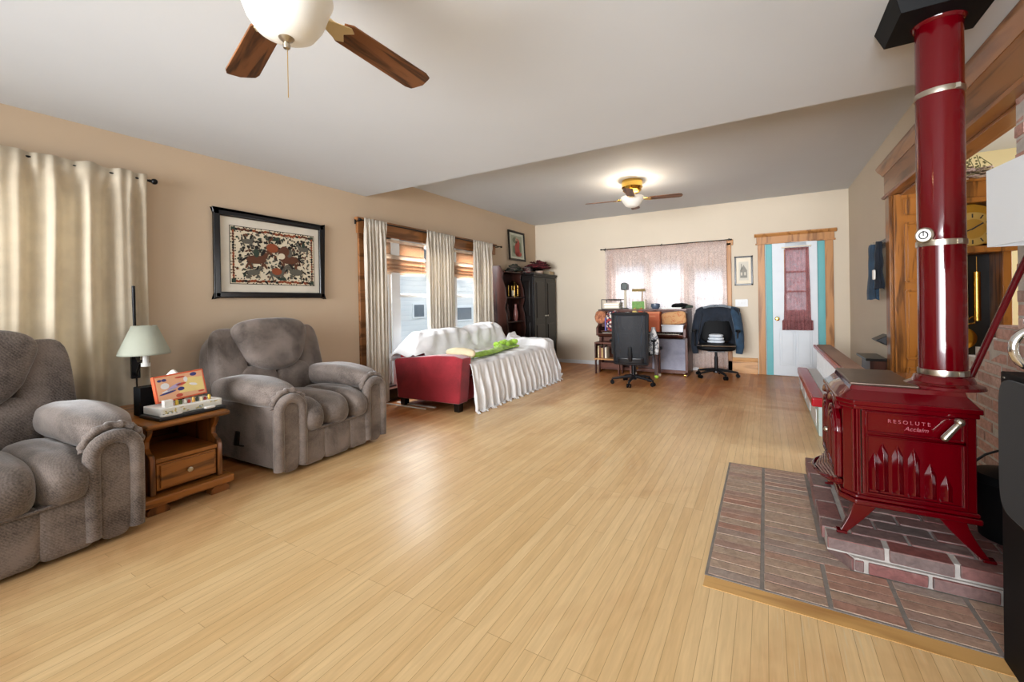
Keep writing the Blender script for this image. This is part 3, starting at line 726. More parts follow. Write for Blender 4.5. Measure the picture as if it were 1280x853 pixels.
def blob(mb, y, z, ry, rz, mi, ang=0, x0=.0016, x1=.0022, T=TP):
    mb.prism([(y + ry * math.cos(a) * math.cos(ang) - rz * math.sin(a) * math.sin(ang), z + ry * math.cos(a) * math.sin(ang) + rz * math.sin(a) * math.cos(ang)) for a in [2 * PI * i / 12 for i in range(12)]], 'yz', x0, x1, mi, T)
for q in ((-.115, .158, .012, .008, 2), (-.09, .158, .014, .009, 2), (-.09, .12, .024, .02, 4), (-.04, .105, .045, .012, 5, .4), (-.08, .075, .05, .006, 2, .15), (-.075, .088, .04, .006, 4, .2), (.0, .16, .03, .006, 3), (.0, .115, .03, .008, 3, .1), (-.005, .085, .02, .012, 2), (.045, .07, .03, .01, 1), (.08, .165, .02, .012, 2), (.1, .125, .03, .015, 1), (.07, .1, .025, .008, 4, -.3), (.03, .14, .012, .018, 4), (.11, .045, .02, .006, 3), (-.02, .045, .02, .012, 3)):
    blob(art, *q)
art.build('picture', m_art, t, smooth=0)
b = MB(); b.box(-.12, -.02, -.16, .08, 0, .18, T=T_at(-3.36, 1.29, TT)); o = b.build('storage_box', mBlackMatte, bevel=.004); tag(o, 'black box standing behind the puzzle on the side table', 'box')
def tissue(u, v):
    x = -.06 + .12 * u; y = -.10 + .2 * v
    return Vector((-3.41 + x, 1.33 + y, TT + .18 + .075 * math.exp(-((v - .45) / .22) ** 2) * (1 - abs(u - .5)) + .012 * nz(u * 5, v * 6) + .012))
b = MB(); b.grid(tissue, 12, 20); o = b.build('tissue', mPaper, solid=.004, smooth=60); tag(o, 'crumpled white tissue rising behind the puzzle box', 'tissue')

# floor lamp with swing arm behind the side table
t = thing('floor_lamp', 'black swing-arm floor lamp with pale shade behind the side table', 'floor lamp', (-3.975, 1.29, 0))
b = MB(); b.lathe([(.12, 0), (.12, .012), (.03, .025), (.011, .03), (.011, .05)], (-3.975, 1.31, 0), 24); b.build('base', mBlack, t)
b = MB(); b.cyl((-3.975, 1.31, .03), (-3.945, 1.295, 1.37), .0105, n=10); b.build('pole', mBlack, t)
b = MB(); b.box(-3.975, -3.925, 1.27, 1.32, .70, .86); b.tube([(-3.93, 1.30, .86), (-3.84, 1.28, .83), (-3.76, 1.282, .84)], .009, 8); b.tube([(-3.93, 1.30, .72), (-3.86, 1.28, .76), (-3.80, 1.281, .82)], .009, 8); b.build('swing_arm', mBlack, t, bevel=.004)
b = MB(); b.cyl((-3.735, 1.285, .80), (-3.735, 1.285, .825), .026, n=14); b.cyl((-3.735, 1.285, .825), (-3.735, 1.285, .92), .017, n=14); b.build('socket', mPaper, t)
b = MB(); prof = [(.145, .885), (.142, .90), (.068, 1.085), (.066, 1.085), (.14, .9), (.143, .885)]; b.lathe([(r, z) for r, z in prof[:3]], (-3.735, 1.28, 0), 40, cap=False); o = b.build('lamp_shade', mLampShade, t, solid=.003)
o.data.update()
b = MB(); b.cyl((-3.735, 1.28, .92), (-3.735, 1.28, 1.08), .004, n=6)
for a in (0, 2.1, 4.2): b.cyl((-3.735, 1.28, 1.08), (-3.735 + .067 * math.cos(a), 1.28 + .067 * math.sin(a), 1.083), .002, n=5)
b.build('harp', mBrass, t)

# ------------------------------------------------------------------ framed folk picture
t = thing('framed_picture', 'large black framed folk picture of animals hanging above the recliner', 'picture', (LX + .02, 2.4, 1.28))
fy0, fy1, fz0, fz1, fx = 1.868, 2.93, 1.285, 2.054, LX
b = MB(); w = .055
for (a, c, e, g) in ((fy0, fy1, fz1 - w, fz1), (fy0, fy1, fz0, fz0 + w)): b.box(fx, fx + .035, a, c, e, g)
for (a, c) in ((fy0, fy0 + w), (fy1 - w, fy1)): b.box(fx, fx + .035, a, c, fz0, fz1)
b.build('frame', paint('black_lacquer', '#0d0d10', .2), t, bevel=.012, seg=3)
b = MB(); b.box(fx + .002, fx + .012, fy0 + .04, fy1 - .04, fz0 + .04, fz1 - .04); b.build('mat_board', paint('cream_mat_board', '#d6cfc0', .8), t, smooth=0)
ay0, ay1, az0, az1 = 2.0, 2.822, 1.41, 1.93
ma = [paint('folk_cream', '#d9cdb4', .8), paint('folk_black', '#17140f', .8), paint('folk_brown', '#5a3420', .8), paint('folk_rust', '#8a4526', .8), paint('folk_grey', '#5a564c', .8), paint('folk_green', '#2e3c30', .8)]
b = MB(); b.box(fx + .012, fx + .0135, ay0, ay1, az0, az1, 1); b.box(fx + .0135, fx + .014, ay0 + .006, ay1 - .006, az0 + .006, az1 - .006, 0)
random.seed(3)
F0 = fx + .014
lay = [0]
def bl(y, z, ry, rz, mi, ang=0):
    lay[0] += 1; b.prism([(y + ry * math.cos(q) * math.cos(ang) - rz * math.sin(q) * math.sin(ang), z + ry * math.cos(q) * math.sin(ang) + rz * math.sin(q) * math.cos(ang)) for q in [2 * PI * i / 10 for i in range(10)]], 'yz', F0, F0 + .0006 + .000004 * lay[0], mi)
for i in range(30):
    y = ay0 + .03 + (ay1 - ay0 - .06) * i / 29
    for z in (az0 + .03, az1 - .03):
        bl(y, z + random.uniform(-.006, .006), .019, .012, random.choice([2, 3, 3, 2, 1]), random.uniform(-.8, .8)); bl(y + .012, z + random.choice([-.02, .02]), .006, .005, 1)
for i in range(18):
    z = az0 + .05 + (az1 - az0 - .1) * i / 17
    for y in (ay0 + .03, ay1 - .03):
        bl(y, z, .010, .014, random.choice([2, 3, 3, 1]), random.uniform(-.8, .8)); bl(y + random.choice([-.018, .018]), z, .005, .006, 1)
for y in (ay0 + .03, ay1 - .03):
    for z in (az0 + .03, az1 - .03): b.prism([(y - .018, z - .018), (y + .018, z - .018), (y + .018, z + .018), (y - .018, z + .018)], 'yz', F0, F0 + .0012, 5)
def beast(y, z, s, mi, d=1, hump=0):
    lay[0] += 3
    bl(y, z, .075 * s, .032 * s, mi); bl(y + d * .06 * s, z + .028 * s, .035 * s, .02 * s, mi, d * .9); bl(y + d * .095 * s, z + .06 * s, .026 * s, .012 * s, mi, -d * .5)
    bl(y + d * .05 * s, z + .055 * s, .03 * s, .012 * s, 1, d * 1.0)
    for q, a in ((-.06, -.5), (-.045, .3), (.045, -.3), (.06, .5)): bl(y + d * q * s + a * .012 * s, z - .045 * s, .026 * s, .008 * s, mi, PI / 2 + a)
    bl(y - d * .085 * s, z + .0, .03 * s, .007 * s, 1, d * .7)
    if hump: bl(y, z + .05 * s, .022 * s, .034 * s, 5 if hump == 1 else 4); bl(y + .004, z + .09 * s, .014 * s, .014 * s, 1)
for i in range(430):
    y, z = random.uniform(ay0 + .06, ay1 - .06), random.uniform(az0 + .06, az1 - .06)
    bl(y, z, random.uniform(.007, .022), random.uniform(.005, .012), random.choice([1, 2, 4, 5, 1, 4, 1]), random.uniform(-1.5, 1.5))
beast(2.23, 1.64, 1.25, 2, 1, 1); beast(2.55, 1.66, 1.3, 2, -1, 2); beast(2.42, 1.52, 1.0, 4, 1); beast(2.62, 1.54, 1.0, 4, -1); beast(2.2, 1.52, .8, 4, 1); beast(2.7, 1.78, .8, 4, -1, 1); beast(2.15, 1.8, .7, 4, 1)
bl(2.38, 1.76, .058, .045, 3); bl(2.50, 1.74, .05, .05, 2); bl(2.47, 1.69, .035, .03, 0); bl(2.42, 1.54, .05, .035, 3); bl(2.47, 1.47, .045, .014, 5); bl(2.42, 1.85, .04, .016, 5, .4)
b.build('artwork', ma, t, smooth=0)

# ------------------------------------------------------------------ curtains on the left wall
def curtain(name, label, group, mat, axis, pos, a0, a1, z0, z1, folds, amp, gather=.85, flare=0, seed=0, n=None, ruffle=.04, jag=.01):
    nu = n or folds * 10; nv = 26
    def fn(u, v):
        z = z0 + (z1 - z0) * v; c = (a0 + a1) / 2; hw = (a1 - a0) / 2
        k = 1 - flare * v if flare > 0 else 1 + flare * (1 - v)
        up = u + .03 / folds * nz(u * folds * 1.3 + seed, v * 1.5)
        a = c + (u - .5) * 2 * hw * k + .25 * amp * nz(u * folds + seed, v * 2 + 3)
        ph = 2 * PI * folds * up + 1.4 * nz(u * folds * .7 + seed, v * 1.2, 5)
        am = amp * (.35 + .65 * min(1, (1 - v) * 6)) * (1 + .5 * nz(u * folds * .5 + seed, 9))
        d = am * math.sin(ph) + .3 * amp * math.sin(2.3 * ph + seed)
        if v > .93: d = d * .3 + .013 + .004 * math.sin(2.7 * ph)
        zz = z + (jag * nz(u * folds * 2, seed) if v == 1 else 0)
        return (pos + d, a, zz) if axis == 'x' else (a, pos + d, zz)
    b = MB(); b.grid(fn, nu, nv); return tag(b.build(name, mat, solid=.002, smooth=80), label, 'curtain', group)
def rod(name, label, axis, pos, a0, a1, za, zb, r, m, fin, group=None, ends=(1, 1), brackets=(), wall=None):
    P = (lambda a, z, d=0: (pos + d, a, z)) if axis == 'x' else (lambda a, z, d=0: (a, pos + d, z))
    t = thing(name, label, 'curtain rod', P((a0 + a1) / 2, (za + zb) / 2), 0, group)
    b = MB(); b.cyl(P(a0, za), P(a1, zb), r, n=10); b.build('pole', m, t)
    for e, a, z, s in ((ends[0], a0, za, -1), (ends[1], a1, zb, 1)):
        if e:
            b = MB(); b.cyl(P(a, z), P(a + s * fin * .8, z), r * 1.4, n=10); b.ball(P(a + s * fin * 1.5, z), fin, 12); b.build('finial', m, t)
    for a in brackets:
        z = za + (zb - za) * (a - a0) / (a1 - a0)
        b = MB(); b.tube([P(a, z - .01), P(a, z - .01, wall - pos)], .007, 8); b.tube([P(a, z - .04, (wall - pos) * .97), P(a, z + .03, (wall - pos) * .97)], .01, 8); b.build('bracket', m, t)
    return t
curtain('curtain', 'long cream curtain covering the window behind the left recliner', None, mCurt, 'x', LX + .085, -.6, 1.395, .04, 2.205, 11, .038, seed=1, n=190, jag=.02)
rod('curtain_rod', 'dark curtain rod with round finial above the left recliner', 'x', LX + .085, -.62, 1.41, 2.185, 2.165, .008, mBlack, .022, brackets=(1.38, -.55), wall=LX)
g = 'oatmeal curtains over the sofa windows'
curtain('curtain', 'narrow oatmeal curtain left of the sofa, just right of the recliner', g, mCurt2, 'x', LX + .1, 3.40, 3.735, .03, 2.205, 6, .03, seed=3)
curtain('curtain', 'wide oatmeal curtain hanging between the two blinds behind the sofa', g, mCurt2, 'x', LX + .1, 4.46, 5.06, .03, 2.205, 9, .03, seed=5)
curtain('curtain', 'oatmeal curtain flaring toward the dark shelves, right of the blinds', g, mCurt2, 'x', LX + .1, 5.5, 6.13, .03, 2.205, 8, .03, flare=.12, seed=8)
rod('curtain_rod', 'thin dark curtain rod over the sofa windows', 'x', LX + .1, 3.37, 6.36, 2.18, 2.18, .008, mBlack, .018, brackets=(3.36, 6.3), wall=LX)
def blind(label, a0, a1):
    t = thing('woven_blind', label, 'blind', (LX + .02, (a0 + a1) / 2, 1.6), 0, 'woven reed blinds')
    b = MB(); b.box(LX - .02, LX + .03, a0, a1, 1.985, 2.02); b.build('head_rail', mBlindPale, t, bevel=.004)
    zs = [(1.985, 1.83, 0), (1.84, 1.76, 1), (1.79, 1.70, 0), (1.715, 1.66, 0), (1.67, 1.61, 0)]
    for i, (zt, zb, pale) in enumerate(zs):
        def fn(u, v, zt=zt, zb=zb, i=i): return (LX + .008 + .028 * math.sin(PI * v) * (1 if i else .2) + .004 * i, a0 + (a1 - a0) * u, zt + (zb - zt) * v + .003 * nz(u * 6, i))
        b = MB(); b.grid(fn, 12, 6); b.build('pleat', mBlindPale if pale else mBlind, t, solid=.003, smooth=60)
    b = MB(); b.box(LX + .0, LX + .02, a0, a1, 1.585, 1.612); b.build('bottom_bar', mBlindPale, t, bevel=.004)
    b = MB(); b.cyl((LX + .05, a1 - .1, 2.0), (LX + .05, a1 - .1, 1.58), .0015, n=5); b.build('pull_cord', mPaper, t)
blind('woven tan blind at the left window, raised halfway', 3.5, 4.5); blind('woven tan blind at the right sofa window, between two curtains', 5.08, 5.8)

# ------------------------------------------------------------------ sofa under a white throw
t = thing('sofa', 'red sofa under a white ruffled throw, its red end panel bare', 'sofa', (-3.33, 4.8, 0))
def arm_block(ya, yb, k=1):
    b = MB()
    top = [(-2.83, .60), (-2.95, .625), (-3.2, .62), (-3.5, .59), (-3.82, .56)]
    prof = [(-3.80, .09), (-2.885, .10)] + top + [(-3.85, .54)]
    b.prism([(x, z * k) for x, z in prof], 'xz', ya, yb); return b
arm_block(3.72, 3.90).build('arm', mRedSofa, t, bevel=.02, seg=4)
arm_block(5.76, 5.94, .88).build('arm', mRedSofa, t, bevel=.02, seg=4)
b = MB(); b.box(-3.8, -2.93, 3.9, 5.76, .1, .36); b.build('base', mRedSofa, t, bevel=.02)
for ya, yb in ((3.905, 4.83), (4.835, 5.755)):
    b = MB(); b.rbox((-3.25, (ya + yb) / 2, .44), (.78, yb - ya, .17), 5, 8); b.build('seat_cushion', mRedSofa, t)
    b = MB(); b.rbox((-3.68, (ya + yb) / 2, .60), (.2, yb - ya - .1, .38), 4, 8); b.build('back_cushion', mRedSofa, t)
b = MB(); b.box(-3.84, -3.74, 3.80, 5.90, .1, .66); b.build('backrest', mRedSofa, t, bevel=.03, seg=3)
for x in (-3.76, -2.95):
    for y in (3.8, 5.86):
        b = MB(); b.prism([(x - .035, y - .035), (x + .035, y - .035), (x + .035, y + .035), (x - .035, y + .035)], 'xy', 0.0, .1, grow=.12); b.build('leg', mBlackWood, t, bevel=.004)
# throw: over the back, the seat and the far arm, ruffled down to the floor in front
PATH = [(-3.90, .52), (-3.895, .72), (-3.86, .815), (-3.77, .865), (-3.66, .86), (-3.57, .80), (-3.52, .68), (-3.47, .57), (-3.40, .545), (-3.2, .55), (-3.0, .55), (-2.87, .545), (-2.82, .515), (-2.805, .45), (-2.79, .3), (-2.775, .15), (-2.765, .012)]
def seg_lens():
    L = [0]
    for a, c in zip(PATH, PATH[1:]): L.append(L[-1] + math.dist(a, c))
    return L
PL = seg_lens()
def on_path(s):
    s *= PL[-1]
    for i in range(len(PATH) - 1):
        if s <= PL[i + 1] or i == len(PATH) - 2:
            f = (s - PL[i]) / (PL[i + 1] - PL[i]); a, c = PATH[i], PATH[i + 1]
            return a[0] + (c[0] - a[0]) * f, a[1] + (c[1] - a[1]) * f
def throw(u, v):
    # u along the sofa from the red end, v along the path from behind the back to the floor in front
    x, z = on_path(v); y0 = 3.865; y = y0 + (6.02 - y0) * u
    fr = max(0, (z < .53) * (x > -2.83) * min(1, (.53 - z) / .35))          # front skirt
    bk = 1 if x < -3.5 and z > .5 else 0
    if bk:
        # back cushions: two humps, lower at both ends
        h = min(1, max(0, (z - .56) / .3))
        hump = -.05 * math.exp(-((u - .49) / .035) ** 2) - .02 * math.exp(-(u / .12) ** 2) + .012 + .03 * (u > .5) * math.sin((u - .5) * 2 * PI)
        if u > .84: hump -= .27 * min(1, (u - .84) / .09)
        z += hump * h
        x += .03 * math.sin(PI * min(1, 2 * abs(u - .49))) * h
        if u < .075 and z > .6: f = 1 - u / .075; z += (.60 + .015 * math.sin(40 * v) - z) * f ** 1.5
        z += .012 * nz(u * 22, v * 9) ; x += .02 * nz(u * 14 + v * 9, v * 14, 2)
        x += .012 * math.sin(60 * u + 22 * v + 3 * nz(u * 6, v * 8)) * h
        y -= .15 * (1 - u) ** 10
    elif fr == 0:
        z += .012 * nz(u * 9, v * 20, 1) + .007 * math.sin(46 * u + 14 * v + 3 * nz(u * 5, v * 9))
        if u > .86 and x < -2.9: z += .10 * min(1, (u - .86) / .05)
    if u > .86 and x >= -2.9 and z > .5: z += .09 * min(1, (u - .86) / .05)
    wave = math.sin(2 * PI * 17 * u + 2.4 * nz(u * 9, 1.3) + 1.5 * nz(u * 5, v * 7)) + .5 * math.sin(2 * PI * 31 * u + 2 * nz(u * 15, 2))
    x += fr * (.026 * wave + .06 * nz(u * 4, 7) + .03)
    z += fr * .02 * nz(u * 12, 4) if v < 1 else .01 * abs(nz(u * 12, 4))
    if fr > 0: z = max(z, .008); y += (u - .5) * .12 * fr
    # far end falls over the arm to the side
    if u > .985: z -= 0
    return (x, y, z)
t2 = thing('throw', 'white cotton sofa throw with ruffled fringed skirt', 'throw', (-3.33, 4.9, .0))
b = MB(); b.grid(throw, 210, 96)
def side_fall(u, v):
    vv = u; x, z, = on_path(max(.22, vv * .999))[0], on_path(max(.22, vv * .999))[1]
    px, py, pz = throw(1, max(.0, vv)); drop = (pz - .10) * v
    return (px + .015 * math.sin(30 * vv + 3 * v), py + .03 * v + .03 * math.sin(26 * vv + 2 * nz(vv * 6)) * v, pz - drop)
b.grid(side_fall, 80, 12)
b.build('cloth', mThrow, t2, solid=.003, smooth=80)
b = MB()
for i in range(150):
    u = i / 149; p = throw(u, 1); q = throw(u, .985); pts = []
    a = random.uniform(-.6, .6); r = random.uniform(.018, .03)
    for k in range(7):
        f = k / 6; pts.append((p[0] + .006 + r * math.sin(PI * f) + .004 * random.random(), p[1] + (f - .5) * .018 + a * .01 * math.sin(PI * f), .006 + .02 * (1 - math.sin(PI * f)) * .9))
    b.tube(pts, .0045, 5)
b.build('fringe', mThrow, t2, kind='stuff')
# green knitted wrap lying on the throw
def wrap(u, v):
    y = 4.05 + 1.35 * u; wd = .06 + .08 * u ** 2 + .05 * max(0, u - .6)
    x = -2.98 - .20 * u + .05 * math.sin(5 * u) + (v - .5) * 2 * wd
    th = .035 + .03 * (u > .62) * (.5 + nz(u * 14, v * 6)) + .015 * nz(u * 18, v * 5)
    return (x, y, .574 + th * math.sin(PI * v) + .008 * nz(u * 30, v * 10))
b = MB(); b.grid(wrap, 60, 14)
for i in range(7):
    y = 5.0 + .07 * i; x = -3.2 + .04 * (i % 3); b.ball((x, y, .63 + .015 * (i % 2)), (.05, .045, .035), 8)
o = b.build('shawl', fabric('lime_knit', '#5e8a1e', '#a6cf4a', .9, 1, .2, 9, .4), solid=.012); tag(o, 'lime green shawl lying along the white sofa throw', 'shawl')
b = MB(); b.rbox((-3.05, 3.99, .63), (.40, .13, .12), 2.6, 10, lambda u: (u[0], u[1] * (1 - .2 * u[0]), u[2] * (1 + .1 * nz(u[0] * 3, u[1] * 3)))); o = b.build('cushion', cloth('oat_cushion_cloth', '#d3c3a0', .05)); tag(o, 'small oat coloured cushion tucked inside the red sofa arm', 'cushion')
b = MB(); b.box(-3.9, -3.3, 3.80, 3.835, .0, .012); b.box(-3.97, -3.35, 3.70, 3.72, 0, .01); o = b.build('floor_strip', mPaper, bevel=.003); tag(o, 'pale strip on the floor under the red sofa end', 'strip')
b = MB()
for i in range(14): b.box(-2.16 + i * .022, -2.145 + i * .022, 3.80, 3.84, .0005, .004)
# ------------------------------------------------------------------ corner: armoire, whatnot shelf and what stands on it
t = thing('armoire', 'tall black two-door armoire in the far left corner', 'armoire', (-3.8, 7.3, 0))
ax0, ax1, ay0_, ay1_, az = -4.02, -3.585, 6.87, 7.82, 1.70
b = MB(); b.box(ax0, ax1 - .02, ay0_, ay1_, .06, az); b.build('body', mBlackWood, t, bevel=.006)
b = MB(); b.box(ax0, ax1 + .02, ay0_ - .02, ay1_ + .02, az, az + .035); b.box(ax0, ax1 + .01, ay0_ - .01, ay1_ + .01, az - .03, az); b.build('cornice', mBlackWood, t, bevel=.008)
b = MB(); b.box(ax0, ax1 - .01, ay0_ + .01, ay1_ - .01, 0, .08); b.build('plinth', mBlackWood, t, bevel=.004)
b = MB()
for z0, z1 in ((.15, .85), (.95, 1.6)): b.prism([(ax0 + .07, z0), (ax1 - .08, z0), (ax1 - .08, z1), (ax0 + .07, z1)], 'xz', ay0_, ay0_ - .008, grow=-.08)
b.build('side_panel', mBlackWood, t, bevel=.003)
for a, c in ((ay0_ + .02, 7.34), (7.35, ay1_ - .02)):
    b = MB(); b.box(ax1 - .02, ax1, a, c, .1, az - .05); d = b.build('door', mBlackWood, t, bevel=.005)
    b = MB()
    for z0, z1 in ((.2, .8), (.9, 1.58)): b.prism([(a + .07, z0), (c - .07, z0), (c - .07, z1), (a + .07, z1)], 'yz', ax1, ax1 + .012, grow=-.1)
    b.build('door_panel', mBlackWood, d, bevel=.003)
    yk = 7.30 if a < 7 else 7.39
    b = MB(); b.lathe([(.006, 0), (.006, .015), (.016, .022), (.014, .03), (0, .033)], (ax1, yk, .95), 12, axis='x'); b.build('knob', mNickel, d)
AT = az + .035
# leaning framed print, flowers, baskets on the armoire
t = thing('framed_print', 'dark framed red figure print leaning above the black armoire', 'picture', (LX + .03, 7.05, 1.98))
TI = T_at(LX + .05, 7.03, 1.99, 0, 0, math.radians(-3))
b = MB()
for a, c, e, g in ((-.30, .30, 0, .035), (-.30, .30, .515, .55), (-.30, -.265, 0, .55), (.265, .30, 0, .55)): b.box(0, .025, a, c, e, g, T=TI)
b.build('frame', mBlackWood, t, bevel=.004)
b = MB(); b.box(.002, .01, -.27, .27, .03, .52, T=TI); b.build('mat_board', paint('pale_green_mat', '#c4c6b4', .8), t, smooth=0)
b = MB(); b.box(.01, .0105, -.2, .2, .07, .47, 0, TI)
for q in ((.0, .2, .10, .12, 1), (.03, .32, .08, .10, 1), (-.05, .38, .10, .06, 2), (.05, .13, .12, .05, 1), (-.11, .2, .05, .08, 2), (.0, .4, .04, .04, 3), (.12, .26, .04, .1, 2)):
    blob(b, q[0], q[1], q[2], q[3], q[4], 0, .0105, .0112, TI)
b.build('print', [paint('print_sage', '#9aa08a', .8), paint('print_red', '#b4564a', .8), paint('print_olive', '#6f7660', .8), paint('print_skin', '#d8b49a', .8)], t, smooth=0)
def flower_heap(name, label, c, rad, n, cols, cat, pot=None, leaf='#3c3a30', seed=0, grp=None):
    rnd = random.Random(seed); t = thing(name, label, cat, c, 0, grp)
    if pot:
        b = MB(); b.lathe(pot[1], c, 20); b.build(pot[0], pot[2], t)
    hb = pot[1][-1][1] if pot else 0
    for ci, col in enumerate(cols):
        b = MB()
        for i in range(n):
            a = rnd.uniform(0, 2 * PI); r = rad[0] * math.sqrt(rnd.random()); p = Vector((c[0] + r * math.cos(a) * rad[3] if len(rad) > 3 else c[0] + r * math.cos(a), c[1] + r * math.sin(a), c[2] + hb + rad[1] * (1 - (r / rad[0]) ** 2) * rnd.uniform(.2, 1)))
            s = rad[2] * rnd.uniform(.7, 1.3)
            for k in range(6):
                w = 2 * PI * k / 6; tip = p + Vector((math.cos(w), math.sin(w), .25)) * s; sd = Vector((-math.sin(w), math.cos(w), 0)) * s * .45; md = (p + tip) / 2 + Vector((0, 0, s * .35))
                b.add([p, md + sd, tip, md - sd], [(0, 1, 2, 3)])
            b.tube([p, (c[0], c[1], c[2] + hb)], .002, 4)
        b.build('blossom', paint(name + '_blossom_%d_%d' % (seed, ci), col, .8, var=.15), t, kind='stuff', solid=.002)
    return t
flower_heap('dried_flowers', 'heap of dark burgundy dried flowers on a stand on the black armoire', (-3.8, 7.45, AT), (.24, .16, .05), 60, ['#52161c', '#74262c', '#34100f'], 'flowers', ('bowl', [(.07, 0), (.02, .01), (.02, .05), (.10, .08), (.13, .11)], mBlackWood), seed=1)
flower_heap('silk_flowers', 'pale and rust silk flowers at the near corner of the black armoire', (-3.78, 6.98, AT), (.11, .13, .035), 30, ['#8a7a72', '#5c4440', '#2f2c2a', '#6d3a38'], 'flowers', seed=2)
flower_heap('trailing_plant', 'dark leafy plant on the whatnot shelf beneath the leaning print', (-3.9, 6.72, 1.76), (.13, .14, .05), 35, ['#2c3226', '#3c4034', '#584a44'], 'plant', seed=3)
b = MB(); b.cbox((-3.68, 7.68, AT + .03), (.14, .2, .06)); b.box(-3.75, -3.61, 7.57, 7.79, AT + .045, AT + .07); o = b.build('box', paint('straw_box', '#b4a284', .8), bevel=.006); tag(o, 'small straw box at the right end of the armoire top', 'box')
b = MB(); b.lathe([(.05, 0), (.09, .05), (.085, .055), (.045, .008)], (-3.66, 7.25, AT), 18); o = b.build('basket', paint('pale_basket', '#b09a8a', .9)); tag(o, 'small pale basket on the middle of the armoire front', 'basket')
# whatnot shelf
t = thing('whatnot_shelf', 'reddish dark whatnot shelf between the curtain and the black armoire', 'shelf', (-3.9, 6.5, 0))
b = MB(); b.box(LX + .03, LX + .05, 6.2, 6.84, .1, 1.74); b.build('back_panel', mRedwood, t, smooth=0)
for y, top in ((6.2, 1.84), (6.82, 1.75)):
    b = MB(); prof = [(LX + .03, 0)] + [(LX + .03 + d, z) for d, z in ((.30, 0), (.30, .45), (.27, .6), (.30, .75), (.28, 1.0), (.24, 1.12), (.28, 1.26), (.26, 1.45), (.2, 1.62), (.22, 1.72), (.15, top))] + [(LX + .03, top)]
    b.prism(prof, 'xz', y - .012, y + .012); b.build('side_panel', mRedwood, t, bevel=.004)
for z in (.12, .5, .86, 1.28, 1.72):
    b = MB(); b.box(LX + .05, LX + .31, 6.21, 6.81, z, z + .022); b.build('shelf', mRedwood, t, bevel=.004)
t = thing('lantern', 'brass and glass lantern on the upper whatnot shelf', 'lantern', (-3.87, 6.62, 1.302))
b = MB(); b.cbox((-3.87, 6.62, 1.312), (.13, .13, .02)); b.prism([(-3.935, 6.555), (-3.805, 6.555), (-3.805, 6.685), (-3.935, 6.685)], 'xy', 1.51, 1.59, grow=-.75)
for x in (-3.93, -3.81):
    for y in (6.56, 6.68): b.cyl((x, y, 1.32), (x, y, 1.51), .006, n=6)
b.build('frame', mBrass, t, bevel=.002)
b = MB(); b.cyl((-3.87, 6.62, 1.322), (-3.87, 6.62, 1.42), .03, n=14); b.build('candle', mPaper2, t)
for (y, z, r, lab, m_) in ((6.36, .882, .05, 'rust coloured vase on the middle whatnot shelf nearest the curtain', mRedwood), (6.66, .882, .045, 'tall rose vase on the middle whatnot shelf nearest the armoire', paint('rose_glaze', '#8a5650', .25))):
    b = MB(); b.lathe([(r * .7, 0), (r, .08), (r * .9, .16), (r * .45, .24), (r * .6, .30), (r * .5, .30)], (-3.85, y, z), 20); o = b.build('vase', m_); tag(o, lab, 'vase')
# ------------------------------------------------------------------ red bench with a spindle back
t = thing('bench', 'long low red and white spindle-backed bench by the right wall', 'bench', (.52, 5.4, 0))
b = MB(); b.box(.385, .62, 4.54, 6.9, 0, .255); b.build('base', mMint, t, bevel=.006)
b = MB()
for y in (4.7, 5.3, 5.9, 6.5): b.box(.378, .386, y, y + .45, .05, .2)
b.build('base_panel', mWhite, t, bevel=.004)
b = MB(); b.box(.335, .44, 4.52, 6.45, .255, .335); b.build('seat_rail', mRedPaint, t, bevel=.015, seg=3)
b = MB(); b.box(.44, .54, 4.52, 6.45, .255, .328); b.build('seat', mWhite, t, bevel=.006)
for i in range(20):
    y = 4.15 + i * .118; b = MB(); b.lathe([(.014, 0), (.014, .03), (.009, .05), (.013, .12), (.009, .2), (.014, .24), (.014, .27)], (.545, y, .327), 10); b.build('spindle', mWhite, t)
b = MB(); b.box(.50, .535, 4.05, 6.42, .59, .625); b.build('rail_edge', mRedPaint, t, bevel=.01)
b = MB(); b.box(.535, .675, 4.05, 6.40, .595, .63); b.build('rail_top', paint('worn_brown_rail', '#8a6654', .5, var=.12, vs=12), t, bevel=.006)
b = MB(); b.box(.635, .66, 4.1, 6.4, 0, .595); b.build('back_board', mMint, t, bevel=.004)

# ------------------------------------------------------------------ far wall: pictures, switch, hooks
t = thing('framed_drawing', 'small dark framed house drawing between lace curtain and back door', 'picture', (-.295, FY - .01, 1.42))
b = MB()
for q in ((-.425, -.165, 1.42, 1.445), (-.425, -.165, 1.865, 1.89), (-.425, -.4, 1.42, 1.89), (-.19, -.165, 1.42, 1.89)): b.box(q[0], q[1], FY - .022, FY, q[2], q[3])
b.build('frame', mBlackWood, t, bevel=.003)
b = MB(); b.box(-.41, -.18, FY - .008, FY - .002, 1.435, 1.875); b.build('mat_board', mPaper2, t, smooth=0)
b = MB(); m_ = [paint('pencil_grey', '#8a8880', .9), paint('pencil_paper', '#c9c4b6', .9)]
b.box(-.365, -.225, FY - .009, FY - .008, 1.5, 1.8, 1); b.prism([(-.345, 1.54), (-.245, 1.54), (-.245, 1.66), (-.295, 1.75), (-.345, 1.66)], 'xz', FY - .0095, FY - .009, 0)
for x in (-.325, -.275): b.box(x - .012, x + .012, FY - .01, FY - .0094, 1.58, 1.63, 1)
b.box(-.33, -.318, FY - .0095, FY - .009, 1.68, 1.77, 0)
b.build('drawing', m_, t, smooth=0)
t = thing('light_switch', 'white triple light switch plate beneath the framed house drawing', 'light switch', (-.33, FY, 1.08))
b = MB(); b.box(-.42, -.24, FY - .008, FY, 1.075, 1.195); b.build('plate', mWhite, t, bevel=.003)
